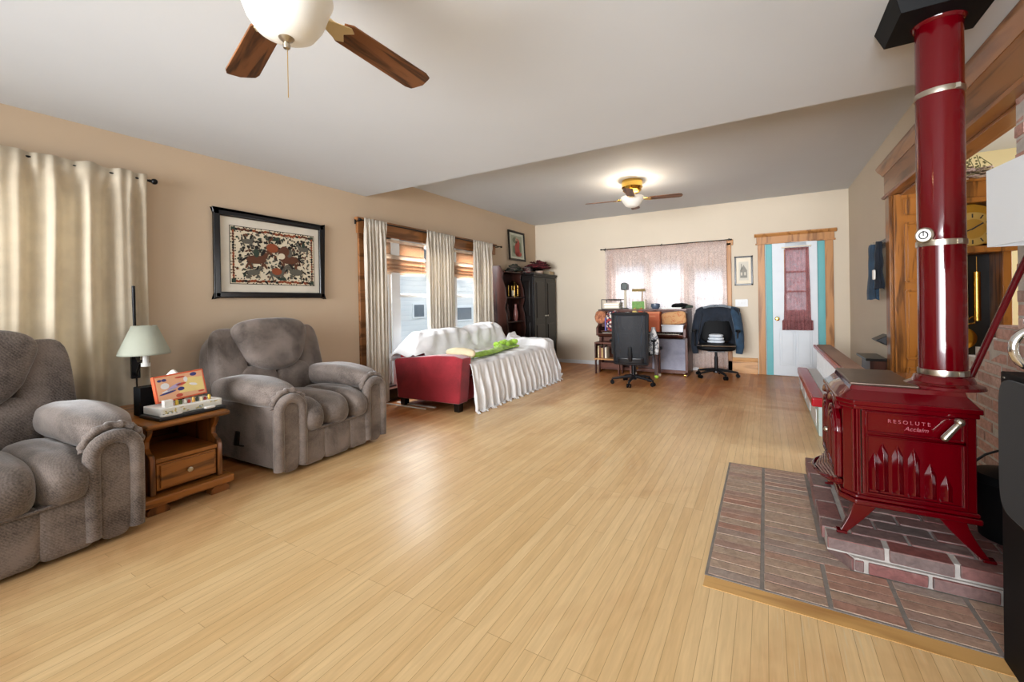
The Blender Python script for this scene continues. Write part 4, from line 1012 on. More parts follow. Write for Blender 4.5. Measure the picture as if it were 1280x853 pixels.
for x in (-.375, -.33, -.285):
    b = MB(); b.box(x - .006, x + .006, FY - .018, FY - .008, 1.12, 1.15); b.build('toggle', mWhite, t, bevel=.002)
# door curtain
def dcur(u, v):
    z = .72 + (1.965 - .72) * v; x = .415 + (u - .5) * (.30 + .05 * (1 - v) + (.03 if v < .12 else 0))
    return (x, FY - .10 - .012 * math.sin(2 * PI * 6 * u + nz(u * 4, v * 2)) * (1.5 if v < .13 else 1), z + (.012 * nz(u * 8) if v == 0 else 0))
t = thing('door_curtain', 'dusty rose sheer curtain with ruffled hem on the back door window', 'curtain', (.415, FY - .1, .72))
b = MB(); b.grid(dcur, 60, 30); b.build('panel', mPinkSheer, t, solid=.0015, smooth=80)
b = MB(); b.grid(lambda u, v: (.415 + (u - .5) * .39, FY - .118 - .016 * math.sin(2 * PI * 9 * u), .715 + .15 * v), 70, 4); b.build('ruffle', mPinkSheer, t, solid=.0015, smooth=80)
t = thing('curtain_rod', 'short pale rod across the back door above the rose curtain', 'curtain rod', (.415, FY - .1, 1.97))
b = MB(); b.cyl((.225, FY - .10, 1.975), (.60, FY - .10, 1.985), .008, n=8); b.build('pole', mPaper2, t)
for x in (.235, .59):
    b = MB(); b.box(x - .006, x + .006, FY - .10, FY - .06, 1.965, 1.99); b.build('bracket', mPaper2, t)
# coat hooks with jeans on the right wall
t = thing('coat_rack', 'small dark coat rack on the right wall near the oak casing', 'coat rack', (RX - .03, 5.72, 1.72))
b = MB(); b.box(RX - .022, RX, 5.58, 5.95, 1.70, 1.78); b.build('rail', mBlackWood, t, bevel=.004)
for y in (5.63, 5.76, 5.89):
    b = MB(); b.tube([(RX - .02, y, 1.74), (RX - .07, y, 1.73), (RX - .085, y, 1.765)], .006, 8); b.build('hook', mNickel, t)
def hang(name, label, cat, yc, w, z0, z1, x, mt, seed, th=.05):
    def fn(u, v):
        a = 2 * PI * u; zz = z0 + (z1 - z0) * v; k = .55 + .45 * (1 - v) ** .5
        return (x + th * .5 * math.sin(a) * k + .012 * nz(u * 4 + seed, v * 4), yc + w * .5 * math.cos(a) * k * (1 + .12 * math.sin(6 * a)) + .015 * nz(v * 3, seed), zz + .02 * nz(u * 5, seed) * (1 - v))
    b = MB(); b.grid(fn, 36, 18); return tag(b.build(name, mt, smooth=80), label, cat)
mDenim = fabric('denim_blue', '#14222f', '#2f4a62', .9, 1.5, .1, 6, .2)
mNavy = fabric('navy_cloth', '#0a0d14', '#1a2330', .9, 1, .1, 6, .2)
hang('jeans', 'blue jeans hanging from the coat rack on the right wall', 'jeans', 5.80, .24, 1.17, 1.74, RX - .085, mDenim, 1, .09)
hang('dark_shirt', 'black shirt hanging beside the blue jeans on the coat rack', 'shirt', 5.585, .11, 1.28, 1.75, RX - .075, mNavy, 4, .08)
b = MB(); b.rbox((RX - .12, 5.55, 1.42), (.02, .07, .10), 6, 6); o = b.build('paper_tag', mPaper); tag(o, 'small white card hanging under the dark shirt by the oak casing', 'card')
# low stand with dark top and a dark tray just before the casing
t = thing('low_stand', 'low stand with dark top against the right wall behind the bench', 'stand', (.96, 5.8, 0))
b = MB(); b.box(.87, 1.05, 5.57, 6.1, .55, .575); b.build('stand_top', mBlackWood, t, bevel=.006)
b = MB(); b.box(.91, 1.04, 5.61, 6.05, .42, .55); b.build('drawer_case', mWalnutZ, t, bevel=.004)
for y in (5.63, 6.03):
    for x in (.925, 1.02):
        b = MB(); b.cyl((x, y, 0), (x, y, .42), .015, .018, 8); b.build('leg', mWalnutZ, t)
b = MB(); b.prism([(.95, .76), (1.055, .70), (1.055, .82)], 'xz', 5.57, 5.8); o = b.build('wall_pocket', mBlackPlastic, bevel=.01); tag(o, 'black wedge-shaped wall pocket above the low stand', 'wall pocket')
# lace curtains at the back windows
g = 'pale lace curtains at the back windows'
def lace(label, a0, a1, z0, seed, folds):
    return curtain('lace_curtain', label, g, mSheer, 'y', FY - .085, a0, a1, z0, 2.155, folds, .016, seed=seed, n=folds * 9, jag=.005)
lace('pale lace curtain, left panel behind the goosenecked lamp', -2.56, -1.56, .7, 11, 11)
lace('pale lace curtain, right panel reaching the floor behind the jacketed chair', -1.56, -.53, .06, 15, 12)
rod('curtain_rod', 'long thin brown rod above the lace curtains', 'y', FY - .085, -2.62, -.485, 2.165, 2.165, .008, mBlackWood, .014, brackets=(-2.58, -1.56, -.5), wall=FY)

# ------------------------------------------------------------------ upright piano against the back wall
t = thing('upright_piano', 'dark upright piano with grey cloth panel in front of the lace curtains', 'piano', (-1.78, 7.4, 0))
P0, P1 = -2.50, -1.06
b = MB(); b.box(P0, P1, 7.18, 7.74, 1.035, 1.06); b.box(P0 + .01, P1 - .01, 7.2, 7.74, 1.02, 1.035); b.build('lid', mWalnut, t, bevel=.005)
for a in (P0, P1 - .04):
    b = MB(); b.prism([(7.74, 0), (7.16, 0), (7.16, .03), (7.22, .05), (7.22, .60), (7.06, .62), (7.06, .75), (7.16, .80), (7.22, .98), (7.22, 1.02), (7.74, 1.02)], 'yz', a, a + .04); b.build('side_panel', mWalnutZ, t, bevel=.005)
b = MB(); b.box(P0 + .04, P1 - .04, 7.68, 7.73, .05, 1.02); b.build('back_panel', mWalnut, t, smooth=0)
b = MB(); b.box(P0 + .04, P1 - .04, 7.25, 7.28, .76, 1.02)
for c in (-2.2, -1.78, -1.36): b.prism([(c - .17, .80), (c + .17, .80), (c + .17, .98), (c - .17, .98)], 'xz', 7.25, 7.24, grow=-.05)
b.build('upper_panel', mWalnut, t, bevel=.004)
b = MB(); b.box(P0 + .04, P1 - .04, 7.05, 7.28, .60, .635); b.box(P0 + .04, P1 - .04, 7.05, 7.07, .60, .66); b.build('key_bed', mWalnut, t, bevel=.005)
b = MB(); b.box(P0 + .1, P1 - .1, 7.08, 7.25, .64, .665); b.build('keyboard', mPaper2, t, smooth=0)
b = MB()
for i in range(36):
    x = P0 + .13 + i * .034
    if i % 7 not in (2, 6): b.box(x, x + .014, 7.14, 7.25, .665, .675)
b.build('black_keys', mBlackPlastic, t, smooth=0)
b = MB(); b.box(P0 + .06, P1 - .06, 7.14, 7.27, .685, .70); b.build('fallboard', mWalnut, t, bevel=.004)
b = MB(); b.box(P0 + .04, P1 - .04, 7.33, 7.36, .06, .60); b.build('lower_panel', mWalnut, t, smooth=0)
b = MB(); b.box(-1.62, -1.10, 7.27, 7.325, .07, .57); b.build('cloth_panel', fabric('grey_speaker_cloth', '#6a6a78', '#9a9aa8', .9, 1.5, .1, 4, .1), t, bevel=.01)
b = MB(); b.box(P0 + .04, P1 - .04, 7.26, 7.36, .02, .075); b.build('bottom_rail', mWalnut, t, bevel=.004)
for i, x in enumerate((-1.93, -1.88, -1.83)):
    b = MB(); b.tube([(x, 7.3, .11), (x, 7.2, .095), (x, 7.12, .09)], [.008, .01, .016], 8); b.build('pedal', mBrass, t)
for x in (P0 + .05, P1 - .03):
    b = MB(); b.cyl((x - .012, 7.14, .022), (x + .012, 7.14, .022), .022, n=14); b.build('caster', mBrass, t)
# small open side case at the left front of the piano with books
t = thing('book_case', 'low dark open book case standing before the left end of the piano', 'bookcase', (-2.28, 6.98, 0))
for x in (-2.46, -2.07):
    b = MB(); b.prism([(6.86, 0), (6.91, 0), (6.91, .22), (7.05, .22), (7.05, 0), (7.10, 0), (7.10, .50), (6.86, .50)], 'yz', x, x + .022); b.build('side_panel', mWalnutZ, t, bevel=.003)
b = MB(); b.box(-2.46, -2.05, 6.85, 7.11, .50, .525); b.build('top', mWalnut, t, bevel=.003)
b = MB(); b.box(-2.47, -2.03, 6.85, 7.1, .235, .258); b.build('shelf', mOakX, t, bevel=.003)
b = MB(); b.box(-2.44, -2.07, 7.08, 7.10, .05, .16); b.build('stretcher', mWalnut, t, smooth=0)
bc = [('#c9b48a', .20), ('#6a3a2a', .19), ('#b09060', .17), ('#4a2a22', .21), ('#d8cdb8', .18)]
x = -2.42
for i, (c, h) in enumerate(bc):
    w = .022 + .006 * (i % 3); b = MB(); b.box(x, x + w, 6.9, 7.05, .258, .258 + h); x += w + .004
    o = b.build('book', paint('book_cloth_%d' % i, c, .7), bevel=.003)
    b = MB(); b.box(x - w - .004 + .003, x - .007, 6.905, 7.052, .258 + h, .2585 + h); b.build('page_block', mPaper2, o, smooth=0)
    tag(o, ['cream', 'brown', 'tan', 'dark brown', 'off-white'][i] + ' book standing in the low book case by the piano', 'book', 'books in the low book case')
# stool with a green ball under one foot
t = thing('piano_stool', 'dark wooden piano stool half hidden behind the mesh office chair', 'stool', (-1.62, 6.9, 0))
b = MB(); b.box(-1.88, -1.40, 6.74, 7.02, .43, .475); b.build('seat', mBlackMatte, t, bevel=.012)
b = MB(); b.box(-1.85, -1.43, 6.77, 6.99, .36, .43); b.build('apron', mWalnut, t, bevel=.003)
for x in (-1.83, -1.45):
    for y in (6.79, 6.97):
        b = MB(); b.box(x - .025, x + .025, y - .025, y + .025, .05, .38); l = b.build('leg', mWalnutZ, t, bevel=.004)
        b = MB(); b.ball((x, y, .034), .034, 14); b.build('ball_foot', paint('lime_ball', '#a8d048', .8) if (x, y) == (-1.45, 6.79) else mPaper2, l)
# things on and about the piano
PT = 1.06
t = thing('letter_rack', 'wire rack holding white papers on the left end of the piano', 'paper rack', (-2.3, 7.5, PT))
b = MB(); Z = PT
for x in (-2.48, -2.14): b.tube([(x, 7.32, Z), (x, 7.32, Z + .17), (x, 7.6, Z + .17), (x, 7.6, Z)], .008, 8)
b.tube([(-2.48, 7.32, Z + .17), (-2.14, 7.32, Z + .15)], .007, 8); b.tube([(-2.48, 7.6, Z + .17), (-2.14, 7.6, Z + .17)], .007, 8); b.box(-2.48, -2.14, 7.32, 7.6, Z, Z + .012)
b.build('frame', mBlackWood, t, bevel=.003)
z = PT + .012
for i in range(5):
    h = .018 + .006 * (i % 2); b = MB(); b.box(-2.45 + .01 * (i % 3), -2.17 - .012 * (i % 2), 7.34, 7.57, z, z + h); z += h
    o = b.build('paper_stack', mPaper if i % 2 else mPaper2, bevel=.002); tag(o, 'sheaf of pale paper in the wire rack on the piano', 'papers', 'paper sheaves in the wire rack')
def softbag(name, label, cat, c, d, m, p=3, seed=0, amp=.12):
    b = MB(); b.rbox(c, d, p, 12, lambda u: (u[0] * (1 + amp * nz(u[0] * 2 + seed, u[1] * 2, u[2] * 2)), u[1] * (1 + amp * nz(u[1] * 2, seed, u[2] * 3)), u[2] * (1 + amp * nz(u[0] * 2.5, u[2] + seed)))); return tag(b.build(name, m), label, cat)
pw = NT('patchwork_print'); vv = pw.N('ShaderNodeTexVoronoi'); vv.inputs['Scale'].default_value = 34; pw.L(pw.coord(), vv.inputs['Vector'])
sepc = pw.N('ShaderNodeSeparateColor'); pw.L(vv.outputs['Color'], sepc.inputs[0])
mPatch = pw.set(pw.ramp(sepc.outputs[0], [(0, lin('#2a2640')), (.25, lin('#c8bcb0')), (.45, lin('#a83a34')), (.65, lin('#e2d8cc')), (.8, lin('#6a3030'))], 'CONSTANT'), .9)
softbag('tote_bag', 'red and navy patchwork tote bag on the piano keys behind the mesh chair', 'bag', (-2.2, 7.11, .865), (.26, .14, .34), mPatch, 3.5, 2)
softbag('bundle', 'rolled rust patterned cloth bundle at the far left piano corner', 'bundle', (-2.43, 7.12, .93), (.20, .16, .22), fabric('rust_brocade', '#5a241c', '#c0805a', .9, .6, .1, 22, .3), 2.6, 5)
b = MB(); b.box(-2.345, -2.325, 7.06, 7.19, .70, .92); o = b.build('binder', paint('violet_binder', '#5a5aa0', .5), bevel=.004); tag(o, 'thin violet binder standing left of the patchwork bag', 'binder')
softbag('teddy_bear', 'dark brown and white plush toy on the piano behind the mesh chair', 'plush toy', (-1.97, 7.12, .86), (.20, .14, .32), fabric('brown_white_plush', '#2e1c18', '#cfc4bc', .95, .6, .3, 14, .4), 2.4, 8)
# dark goosenecked lamp with pale column
t = thing('desk_lamp', 'pale column lamp with black head on the piano, left of the brass lamp', 'lamp', (-2.11, 7.5, PT))
b = MB(); b.lathe([(.06, 0), (.06, .012), (.026, .02)], (-2.11, 7.5, PT), 18); b.build('base', mBlack, t)
b = MB(); b.box(-2.13, -2.09, 7.48, 7.52, PT + .015, PT + .34); b.build('column', paint('pale_tan_metal', '#b4a890', .4), t, bevel=.006)
b = MB(); b.prism([(-2.17, PT + .33), (-2.06, PT + .33), (-2.055, PT + .42), (-2.09, PT + .46), (-2.15, PT + .46), (-2.175, PT + .43)], 'xz', 7.43, 7.56); b.build('lamp_head', paint('dark_green_metal', '#1a2a26', .35), t, bevel=.012)
t = thing('brass_lamp', 'brass bankers lamp with bar shade on the piano before the lace curtain', 'lamp', (-1.83, 7.52, PT))
b = MB(); b.lathe([(.05, 0), (.05, .015), (.015, .025)], (-1.83, 7.52, PT), 18); b.build('base', mBrass, t)
b = MB(); b.tube([(-1.83, 7.52, PT + .02), (-1.825, 7.52, PT + .2), (-1.82, 7.52, PT + .31)], .009, 8); b.tube([(-1.86, 7.52, PT + .12), (-1.80, 7.52, PT + .12)], .008, 8); b.build('stem', mBrass, t)
b = MB(); b.prism([(7.47, PT + .30), (7.57, PT + .30), (7.56, PT + .335), (7.52, PT + .35), (7.48, PT + .335)], 'yz', -1.99, -1.77); b.build('lamp_shade', paint('dull_brass', '#a08a5a', .35, .8), t, bevel=.006)
b = MB(); b.box(-1.94, -1.73, 7.28, 7.42, PT, PT + .13); o = b.build('planter_box', paint('moss_green_box', '#5f8a3c', .6, var=.2, vs=30), bevel=.006); tag(o, 'moss green square box on the piano beneath the brass lamp', 'box')
for i, (x, c, lab) in enumerate(((-1.88, '#d8c070', 'yellow apple-sized gourd in front of the green box'), (-1.78, '#b8593c', 'rust red gourd in front of the green box'))):
    b = MB(); b.lathe([(.0, 0), (.03, .004), (.048, .035), (.045, .065), (.02, .085), (0, .08)], (x, 7.235, .985), 16); o = b.build('gourd', paint('gourd_skin_%d' % i, c, .4))
    b = MB(); b.tube([(x, 7.235, 1.065), (x + .008, 7.235, 1.09)], .006, 6); b.build('stem', mOak, o); tag(o, lab, 'gourd')
b = MB(); b.box(-1.93, -1.69, 7.185, 7.25, .96, .985); o = b.build('ledge', mWalnut, bevel=.003); tag(o, 'short dark music ledge on the piano front carrying two gourds', 'ledge')
b = MB(); b.box(-1.715, -1.70, 7.2, 7.3, PT, PT + .16); o = b.build('picture_card', mPaper2, bevel=.002); tag(o, 'thin upright cream card on the piano by the orange box', 'card')
t = thing('orange_box', 'orange box standing on the piano shelf right of the mesh chair', 'box', (-1.57, 7.13, .70))
b = MB(); b.box(-1.66, -1.45, 7.07, 7.2, .70, .985); b.build('body', paint('orange_card_box', '#c4623a', .6), t, bevel=.005)
b = MB(); b.box(-1.665, -1.445, 7.065, 7.205, .985, 1.02); b.box(-1.60, -1.51, 7.066, 7.07, .93, .96); b.build('box_lid', paint('pale_orange_card', '#d07a50', .6), t, bevel=.004)
b = MB(); b.lathe([(.0, 0), (.05, .0), (.075, .04), (.07, .085), (.06, .09), (0, .095)], (-1.58, 7.4, PT), 20); o = b.build('bowl', paint('slate_glaze', '#4a5566', .3)); tag(o, 'slate blue covered bowl on the piano behind the orange box', 'bowl')
b = MB(); b.box(-1.42, -1.10, 7.07, 7.22, .70, .80); b.box(-1.43, -1.09, 7.06, 7.23, .79, .815); o = b.build('storage_bin', paint('translucent_white_bin', '#c6c9cf', .4), bevel=.008); tag(o, 'white plastic bin at the right end of the piano keys', 'bin')
mTan = NT('painted_tan_pillow'); tn_ = mTan.noise(mTan.coord(), 13, 3, 1.5); mTan = mTan.set(mTan.ramp(tn_, [(.52, lin('#c39566')), (.58, lin('#b4623c')), (.62, lin('#c39566'))]), .85)
b = MB(); b.rbox((0, 0, 0), (.36, .10, .20), 3.2, 12, lambda u: (u[0] * (1 + .12 * abs(u[2])), u[1] * (1 - .5 * u[0] ** 2 * u[2] ** 2), u[2] * (1 + .12 * abs(u[0]))), T=T_at(-1.25, 7.15, .915, 0, math.radians(-8), math.radians(-6))); o = b.build('throw_pillow', mTan); tag(o, 'tan pillow with rust figures lying on the white bin on the piano', 'pillow')
softbag('cap', 'black cap and glove heap on the right end of the piano lid', 'cap', (-1.2, 7.45, PT + .045), (.26, .2, .09), mBlackMatte, 2.4, 4)
b = MB(); b.tube([(-1.12, 7.4, PT + .03), (-1.05, 7.38, PT + .035), (-1.0, 7.4, PT + .03)], [.02, .025, .018], 8); o = b.build('glove', paint('dark_green_glove', '#2e3a30', .8)); tag(o, 'dark green glove hanging over the right edge of the piano lid', 'glove')
b = MB(); b.box(-1.45, -1.15, 7.24, 7.38, PT, PT + .022); o = b.build('folder', mPaper, bevel=.002); tag(o, 'pale folder lying flat on the piano lid before the black cap', 'folder')

# ------------------------------------------------------------------ office chairs
def star_base(t, r, hub_z, n0, m=mBlackPlastic, mw=mBlackMatte):
    b = MB(); b.cyl((0, 0, .07), (0, 0, .13), .045, .035); b.build('hub', m, t, world=False)
    b = MB(); b.cyl((0, 0, .12), (0, 0, hub_z - .10), .028, n=14); b.cyl((0, 0, hub_z - .12), (0, 0, hub_z), .019, n=12); b.build('gas_lift', mBlack, t, world=False)
    for i in range(5):
        a = n0 + 2 * PI * i / 5; c, s = math.cos(a), math.sin(a)
        b = MB(); b.tube([(.03 * c, .03 * s, .115), (.5 * r * c, .5 * r * s, .10), (r * c, r * s, .075)], [.032, .026, .018], 8, flat=.8); l = b.build('base_leg', m, t, world=False)
        w = MB()
        for q in (-.018, .018):
            p = Vector((r * c - q * s, r * s + q * c, .028)); w.cyl(p - Vector((-s, c, 0)) * .009, p + Vector((-s, c, 0)) * .009, .028, n=16)
        w.cyl((r * c, r * s, .03), (r * c, r * s, .075), .01, n=8); w.build('caster', mw, l, world=False)
mMesh = NT('black_chair_mesh'); mn = mMesh.N('ShaderNodeTexChecker'); mn.inputs['Scale'].default_value = 260; mMesh.L(mMesh.coord(), mn.inputs['Vector'])
mMesh.set(lin('#171a20'), .7); tp_ = mMesh.N('ShaderNodeBsdfTransparent'); mx_ = mMesh.N('ShaderNodeMixShader'); mu_ = mMesh.N('ShaderNodeMath', operation='MULTIPLY'); mMesh.L(mn.outputs['Fac'], mu_.inputs[0]); mu_.inputs[1].default_value = .3
mMesh.L(mu_.outputs[0], mx_.inputs[0]); mMesh.L(mMesh.b.outputs[0], mx_.inputs[1]); mMesh.L(tp_.outputs[0], mx_.inputs[2]); mMesh.L(mx_.outputs[0], mMesh.out.inputs[0]); mMesh = mMesh.m
t = thing('office_chair', 'black mesh-backed office chair drawn up to the piano, seen from behind', 'office chair')
k = dict(world=False)   # chair faces local -Y
star_base(t, .30, .40, .25)
b = MB(); b.rbox((0, -.05, .445), (.48, .46, .08), 4, 10); b.build('seat', mBlackMatte, t, **k)
b = MB(); b.box(-.1, .1, -.12, .12, .38, .41); b.tube([(0, .1, .39), (0, .26, .38), (0, .30, .46), (0, .285, .56)], [.03, .03, .03, .025], 8); b.build('back_support', mBlackPlastic, t, **k)
def bk(u, v):
    w = .225 + .012 * v; return ((u - .5) * 2 * w, .235 + .03 * math.sin(PI * v) + .04 * (2 * u - 1) ** 2 * -1 + .06 * v, .32 + .70 * v)
b = MB(); b.grid(bk, 12, 16); back = b.build('backrest', mMesh, t, solid=.008, smooth=80, **k)
b = MB()
for u in (0, 1): b.tube([bk(u, v / 10) for v in range(11)], .018, 8, flat=1)
b.tube([bk(u / 10, 0) for u in range(11)], .018, 8); b.tube([bk(u / 10, 1) for u in range(11)], .022, 8)
b.build('back_frame', mBlackPlastic, back, **k)
b = MB(); b.grid(lambda u, v: tuple(a + c for a, c in zip(bk(.1 + .8 * u, .0 + .13 * v), (0, .012, 0))), 8, 4); b.build('back_panel', mBlackPlastic, back, solid=.006, **k)
b = MB()
for s in (-1, 1): b.tube([bk(.5 + s * .30, 0), bk(.5 + s * .33, .5), bk(.5 + s * .36, 1)], .010, 6)
b.build('back_rib', paint('slate_plastic', '#26303a', .4), back, **k)
for s in (-1, 1):
    b = MB(); b.tube([(s * .22, .05, .43), (s * .285, .05, .44), (s * .29, .05, .62)], .015, 8); a = b.build('armrest', mBlackPlastic, t, **k)
    b = MB(); b.rbox((s * .29, -.0, .635), (.07, .26, .03), 4, 6); b.build('arm_pad', mBlackMatte, a, **k)
t.location = (-1.65, 6.22, 0); t.rotation_euler = (0, 0, math.radians(186))
def drape_cloth(name, label, cat, c, w, h, d, m, seed):
    def fn(u, v):
        a = 2 * PI * u; k = .35 + .65 * math.sin(PI * min(1, v * .8 + .25))
        return (c[0] + w / 2 * math.cos(a) * k * (1 + .25 * nz(u * 6 + seed, v * 3)), c[1] + d / 2 * math.sin(a) * k, c[2] + h * v + .04 * nz(u * 4, seed) * (1 - v))
    b = MB(); b.grid(fn, 36, 18); o = b.build(name, m, smooth=80); return tag(o, label, cat)
mPrintW = NT('black_white_print'); pn = mPrintW.noise(mPrintW.coord(), 22, 3, 1); mPrintW = mPrintW.set(mPrintW.ramp(pn, [(.46, lin('#c8c6c4')), (.5, lin('#2c2e34')), (.56, lin('#9a9aa0'))], 'CONSTANT'), .9)
drape_cloth('scarf', 'white and grey printed scarf hanging from the mesh chair armrest', 'scarf', (-1.375, 6.28, .44), .15, .38, .1, mPrintW, 2)

t = thing('office_chair', 'black padded office chair draped with a navy jacket beneath the lace curtain', 'office chair')
star_base(t, .30, .42, .1)
b = MB(); b.rbox((0, -.04, .47), (.54, .50, .11), 3.4, 12); b.build('seat', mBlackMatte, t, **k)
b = MB(); b.tube([(-.26, -.18, .50), (-.2, -.27, .505), (0, -.295, .505), (.2, -.27, .505), (.26, -.18, .5)], .008, 6); b.build('piping', mNickel, t, **k)
T = Matrix.Translation((0, .22, .52)) @ Matrix.Rotation(math.radians(-9), 4, 'X')
b = MB(); b.rbox((0, .02, .26), (.46, .11, .56), 3.4, 12, lambda u: (u[0] * (1 - .08 * u[2]), u[1] - .35 * (1 - u[0] ** 2), u[2]), T=T); b.build('backrest', mBlackMatte, t, **k)
b = MB(); b.tube([(0, .1, .42), (0, .3, .42), (0, .31, .62)], .03, 8, flat=.6); b.box(-.12, .12, -.14, .14, .40, .43); b.build('back_support', mBlackPlastic, t, **k)
for s in (-1, 1):
    b = MB(); b.tube([(s * .24, .08, .46), (s * .30, .08, .47), (s * .305, .06, .70)], .016, 8); a = b.build('armrest', mBlackPlastic, t, **k)
    b = MB(); b.rbox((s * .305, -.02, .715), (.065, .28, .035), 4, 6); b.build('arm_pad', mBlackMatte, a, **k)
t.location = (-.665, 7.32, 0); t.rotation_euler = (0, 0, math.radians(6))
# jacket over the back of that chair: body behind and over the top, sleeves down both sides
cx, cy = -.665, 7.32
def jk(u, v):
    # u across, v from the front edge over the top to the back hem
    w = .285 + .03 * math.sin(PI * v); x = (u - .5) * 2 * w
    if v < .35: f = v / .35; y = .20 + .07 * f; z = .86 + .20 * f
    elif v < .5: f = (v - .35) / .15; y = .27 + .14 * f; z = 1.06 + .03 * math.sin(PI * f)
    else: f = (v - .5) / .5; y = .41 + .03 * f; z = 1.06 - .62 * f
    e = abs(2 * u - 1)
    if v < .35: z -= .38 * max(0, e - .62) / .38 * (1 - v / .35)
    z += .02 * nz(u * 7, v * 8) - .05 * e ** 4; y += .02 * nz(u * 9, v * 6, 3) - (.07 * e ** 3 if v < .4 else 0)
    return (cx + x, cy + y, z)
t = thing('jacket', 'navy denim jacket draped over the padded office chair back', 'jacket', (cx, cy + .3, .4))
b = MB(); b.grid(jk, 40, 40); b.build('body', mNavy, t, solid=.012, smooth=80)
for s, m_, zb in ((1, mDenim, .36), (-1, mNavy, .34)):
    b = MB(); x = cx + s * .27
    b.tube([(x - s * .04, cy + .30, 1.05), (x, cy + .24, .96), (x + s * .03, cy + .18, .80), (x + s * .05, cy + .14, .62), (x + s * .055, cy + .12, .46), (x + s * .04, cy + .12, zb)], [.06, .075, .07, .066, .06, .05], 12, flat=.7); b.build('sleeve', m_, t)
b = MB(); b.tube([(cx - .2, cy + .26, 1.07), (cx - .08, cy + .25, 1.1), (cx + .08, cy + .25, 1.1), (cx + .2, cy + .26, 1.07)], [.03, .035, .035, .03], 10, flat=.6); b.build('collar', fabric('grey_fleece', '#2a3440', '#8a949c', .95, 1, .3, 16, .5), t)
for i, (w, dz) in enumerate(((.24, 0), (.22, .045), (.2, .09))):
    b = MB(); b.rbox((cx + .0, cy + .02, .55 + dz), (w, .2, .045), 3.4, 8, lambda u: (u[0] * (1 + .06 * nz(u[1] * 3, u[0] * 2, i)), u[1], u[2])); o = b.build('folded_towel', fabric('pale_blue_towel_%d' % i, '#9aa6b4', '#d4dae0', .95, 1, .2, 8, .4)); tag(o, ['lowest', 'middle', 'top'][i] + ' pale folded towel on the jacketed office chair seat', 'towel', 'folded towels on the chair')

# ------------------------------------------------------------------ red enamel stove
HZ = .136
t = thing('wood_stove', 'glossy red enamel wood stove standing on the raised brick hearth', 'stove', (.53, 2.72, HZ))
sx0, sx1, sy0, sy1, sz0, sz1 = .30, .728, 2.435, 3.03, .30, .715
ch = .045
plan = [(sx0 + ch, sy0), (sx1, sy0), (sx1, sy1), (sx0 + ch, sy1), (sx0, sy1 - ch), (sx0, sy0 + ch)]
def off_plan(d): return [(sx0 + ch * .9 - d * .4, sy0 - d), (sx1 + d * .6, sy0 - d), (sx1 + d * .6, sy1 + d), (sx0 + ch * .9 - d * .4, sy1 + d), (sx0 - d, sy1 - ch), (sx0 - d, sy0 + ch)]
b = MB(); b.prism(plan, 'xy', sz0, sz1); b.build('body', mEnamel, t, bevel=.006, seg=3)
b = MB(); b.prism(off_plan(.02), 'xy', .275, .30); b.prism(off_plan(.012), 'xy', .30, .318); b.build('base_skirt', mEnamel, t, bevel=.008, seg=3)
b = MB(); b.prism(off_plan(.012), 'xy', .70, .72); b.prism(off_plan(.024), 'xy', .72, .742)
def loft(b, P, Q, z0, z1):
    k = len(P); b.add([(p[0], p[1], z0) for p in P] + [(p[0], p[1], z1) for p in Q], [(i, (i + 1) % k, k + (i + 1) % k, k + i) for i in range(k)] + [tuple(range(k, 2 * k))])
loft(b, off_plan(.016), off_plan(-.03), .742, .782); loft(b, off_plan(-.028), off_plan(-.035), .78, .80)
b.build('top_plate', mEnamel, t, bevel=.005, seg=3)
b = MB(); b.prism([(sx0 + .03, sy0 + .06), (sx0 + .27, sy0 + .05), (sx0 + .27, sy1 - .06), (sx0 + .03, sy1 - .06)], 'xy', .798, .81); b.build('griddle', mGriddle, t, bevel=.006)
b = MB(); b.lathe([(.135, .798), (.13, .81), (.105, .822), (.096, .845), (.088, .85)], (.672, 2.60, 0), 36); b.build('flue_collar', mEnamel, t)
# side loading door (faces the camera) with frame, name panel and pointed ribs
sd = MB(); yF = sy0
sd.box(.362, .700, yF - .010, yF + .01, .325, .700)
dside = sd.build('side_door', mEnamel, t, bevel=.005, seg=3)
fr = MB()
def bar(a, c, e, g, d=.012): fr.box(a, c, yF - .010 - d, yF - .008, e, g)
for q in ((.375, .688, .690, .697), (.375, .688, .600, .610), (.375, .382, .60, .697), (.681, .688, .60, .697), (.375, .382, .335, .592), (.681, .688, .335, .592), (.375, .688, .585, .592), (.375, .688, .333, .341)): bar(*q)
fr.build('door_moulding', mEnamel, dside, bevel=.003, seg=2)
rb = MB()
for i, x in enumerate((.403, .432, .482, .534, .585, .633)):
    top = (.52, .565, .562, .556, .50, .46)[i]; w = .019
    y = yF - .010
    # gothic rib: a ridge with a pointed top
    vs = [(x - w, y, .352), (x + w, y, .352), (x + w, y, top - .05), (x, y, top), (x - w, y, top - .05), (x, y - .022, .356), (x, y - .022, top - .055)]
    rb.add(vs, [(0, 5, 6, 4), (1, 2, 6, 5), (4, 6, 3), (2, 3, 6), (0, 1, 5)])
    rb.box(x - .02, x + .02, y - .012, y, .345, .354)
rb.build('rib', mEnamel, dside, bevel=.002, seg=2)
nr = MB()
for q in ((.330, .340), (.344, .356)): nr.cyl((q[0] + .003, yF - .002, .33), (q[0] + .003, yF - .002, .70), .006, n=10)
nr.build('corner_column', mEnamel, t)
b = MB(); b.box(.3585, .362, yF - .004, yF + .002, .325, .70); b.build('door_seam', mFire, t, smooth=0)
TX = lambda x, z: Matrix.Translation((x, yF - .0105, z)) @ Matrix.Rotation(PI / 2, 4, 'X')
mLet = paint('worn_letter_enamel', '#93454e', .25, var=.08)
text_mesh('raised_name', 'RESOLUTE', .0215, mLet, dside, TX(.519, .660), .0015, 0, 1.5)
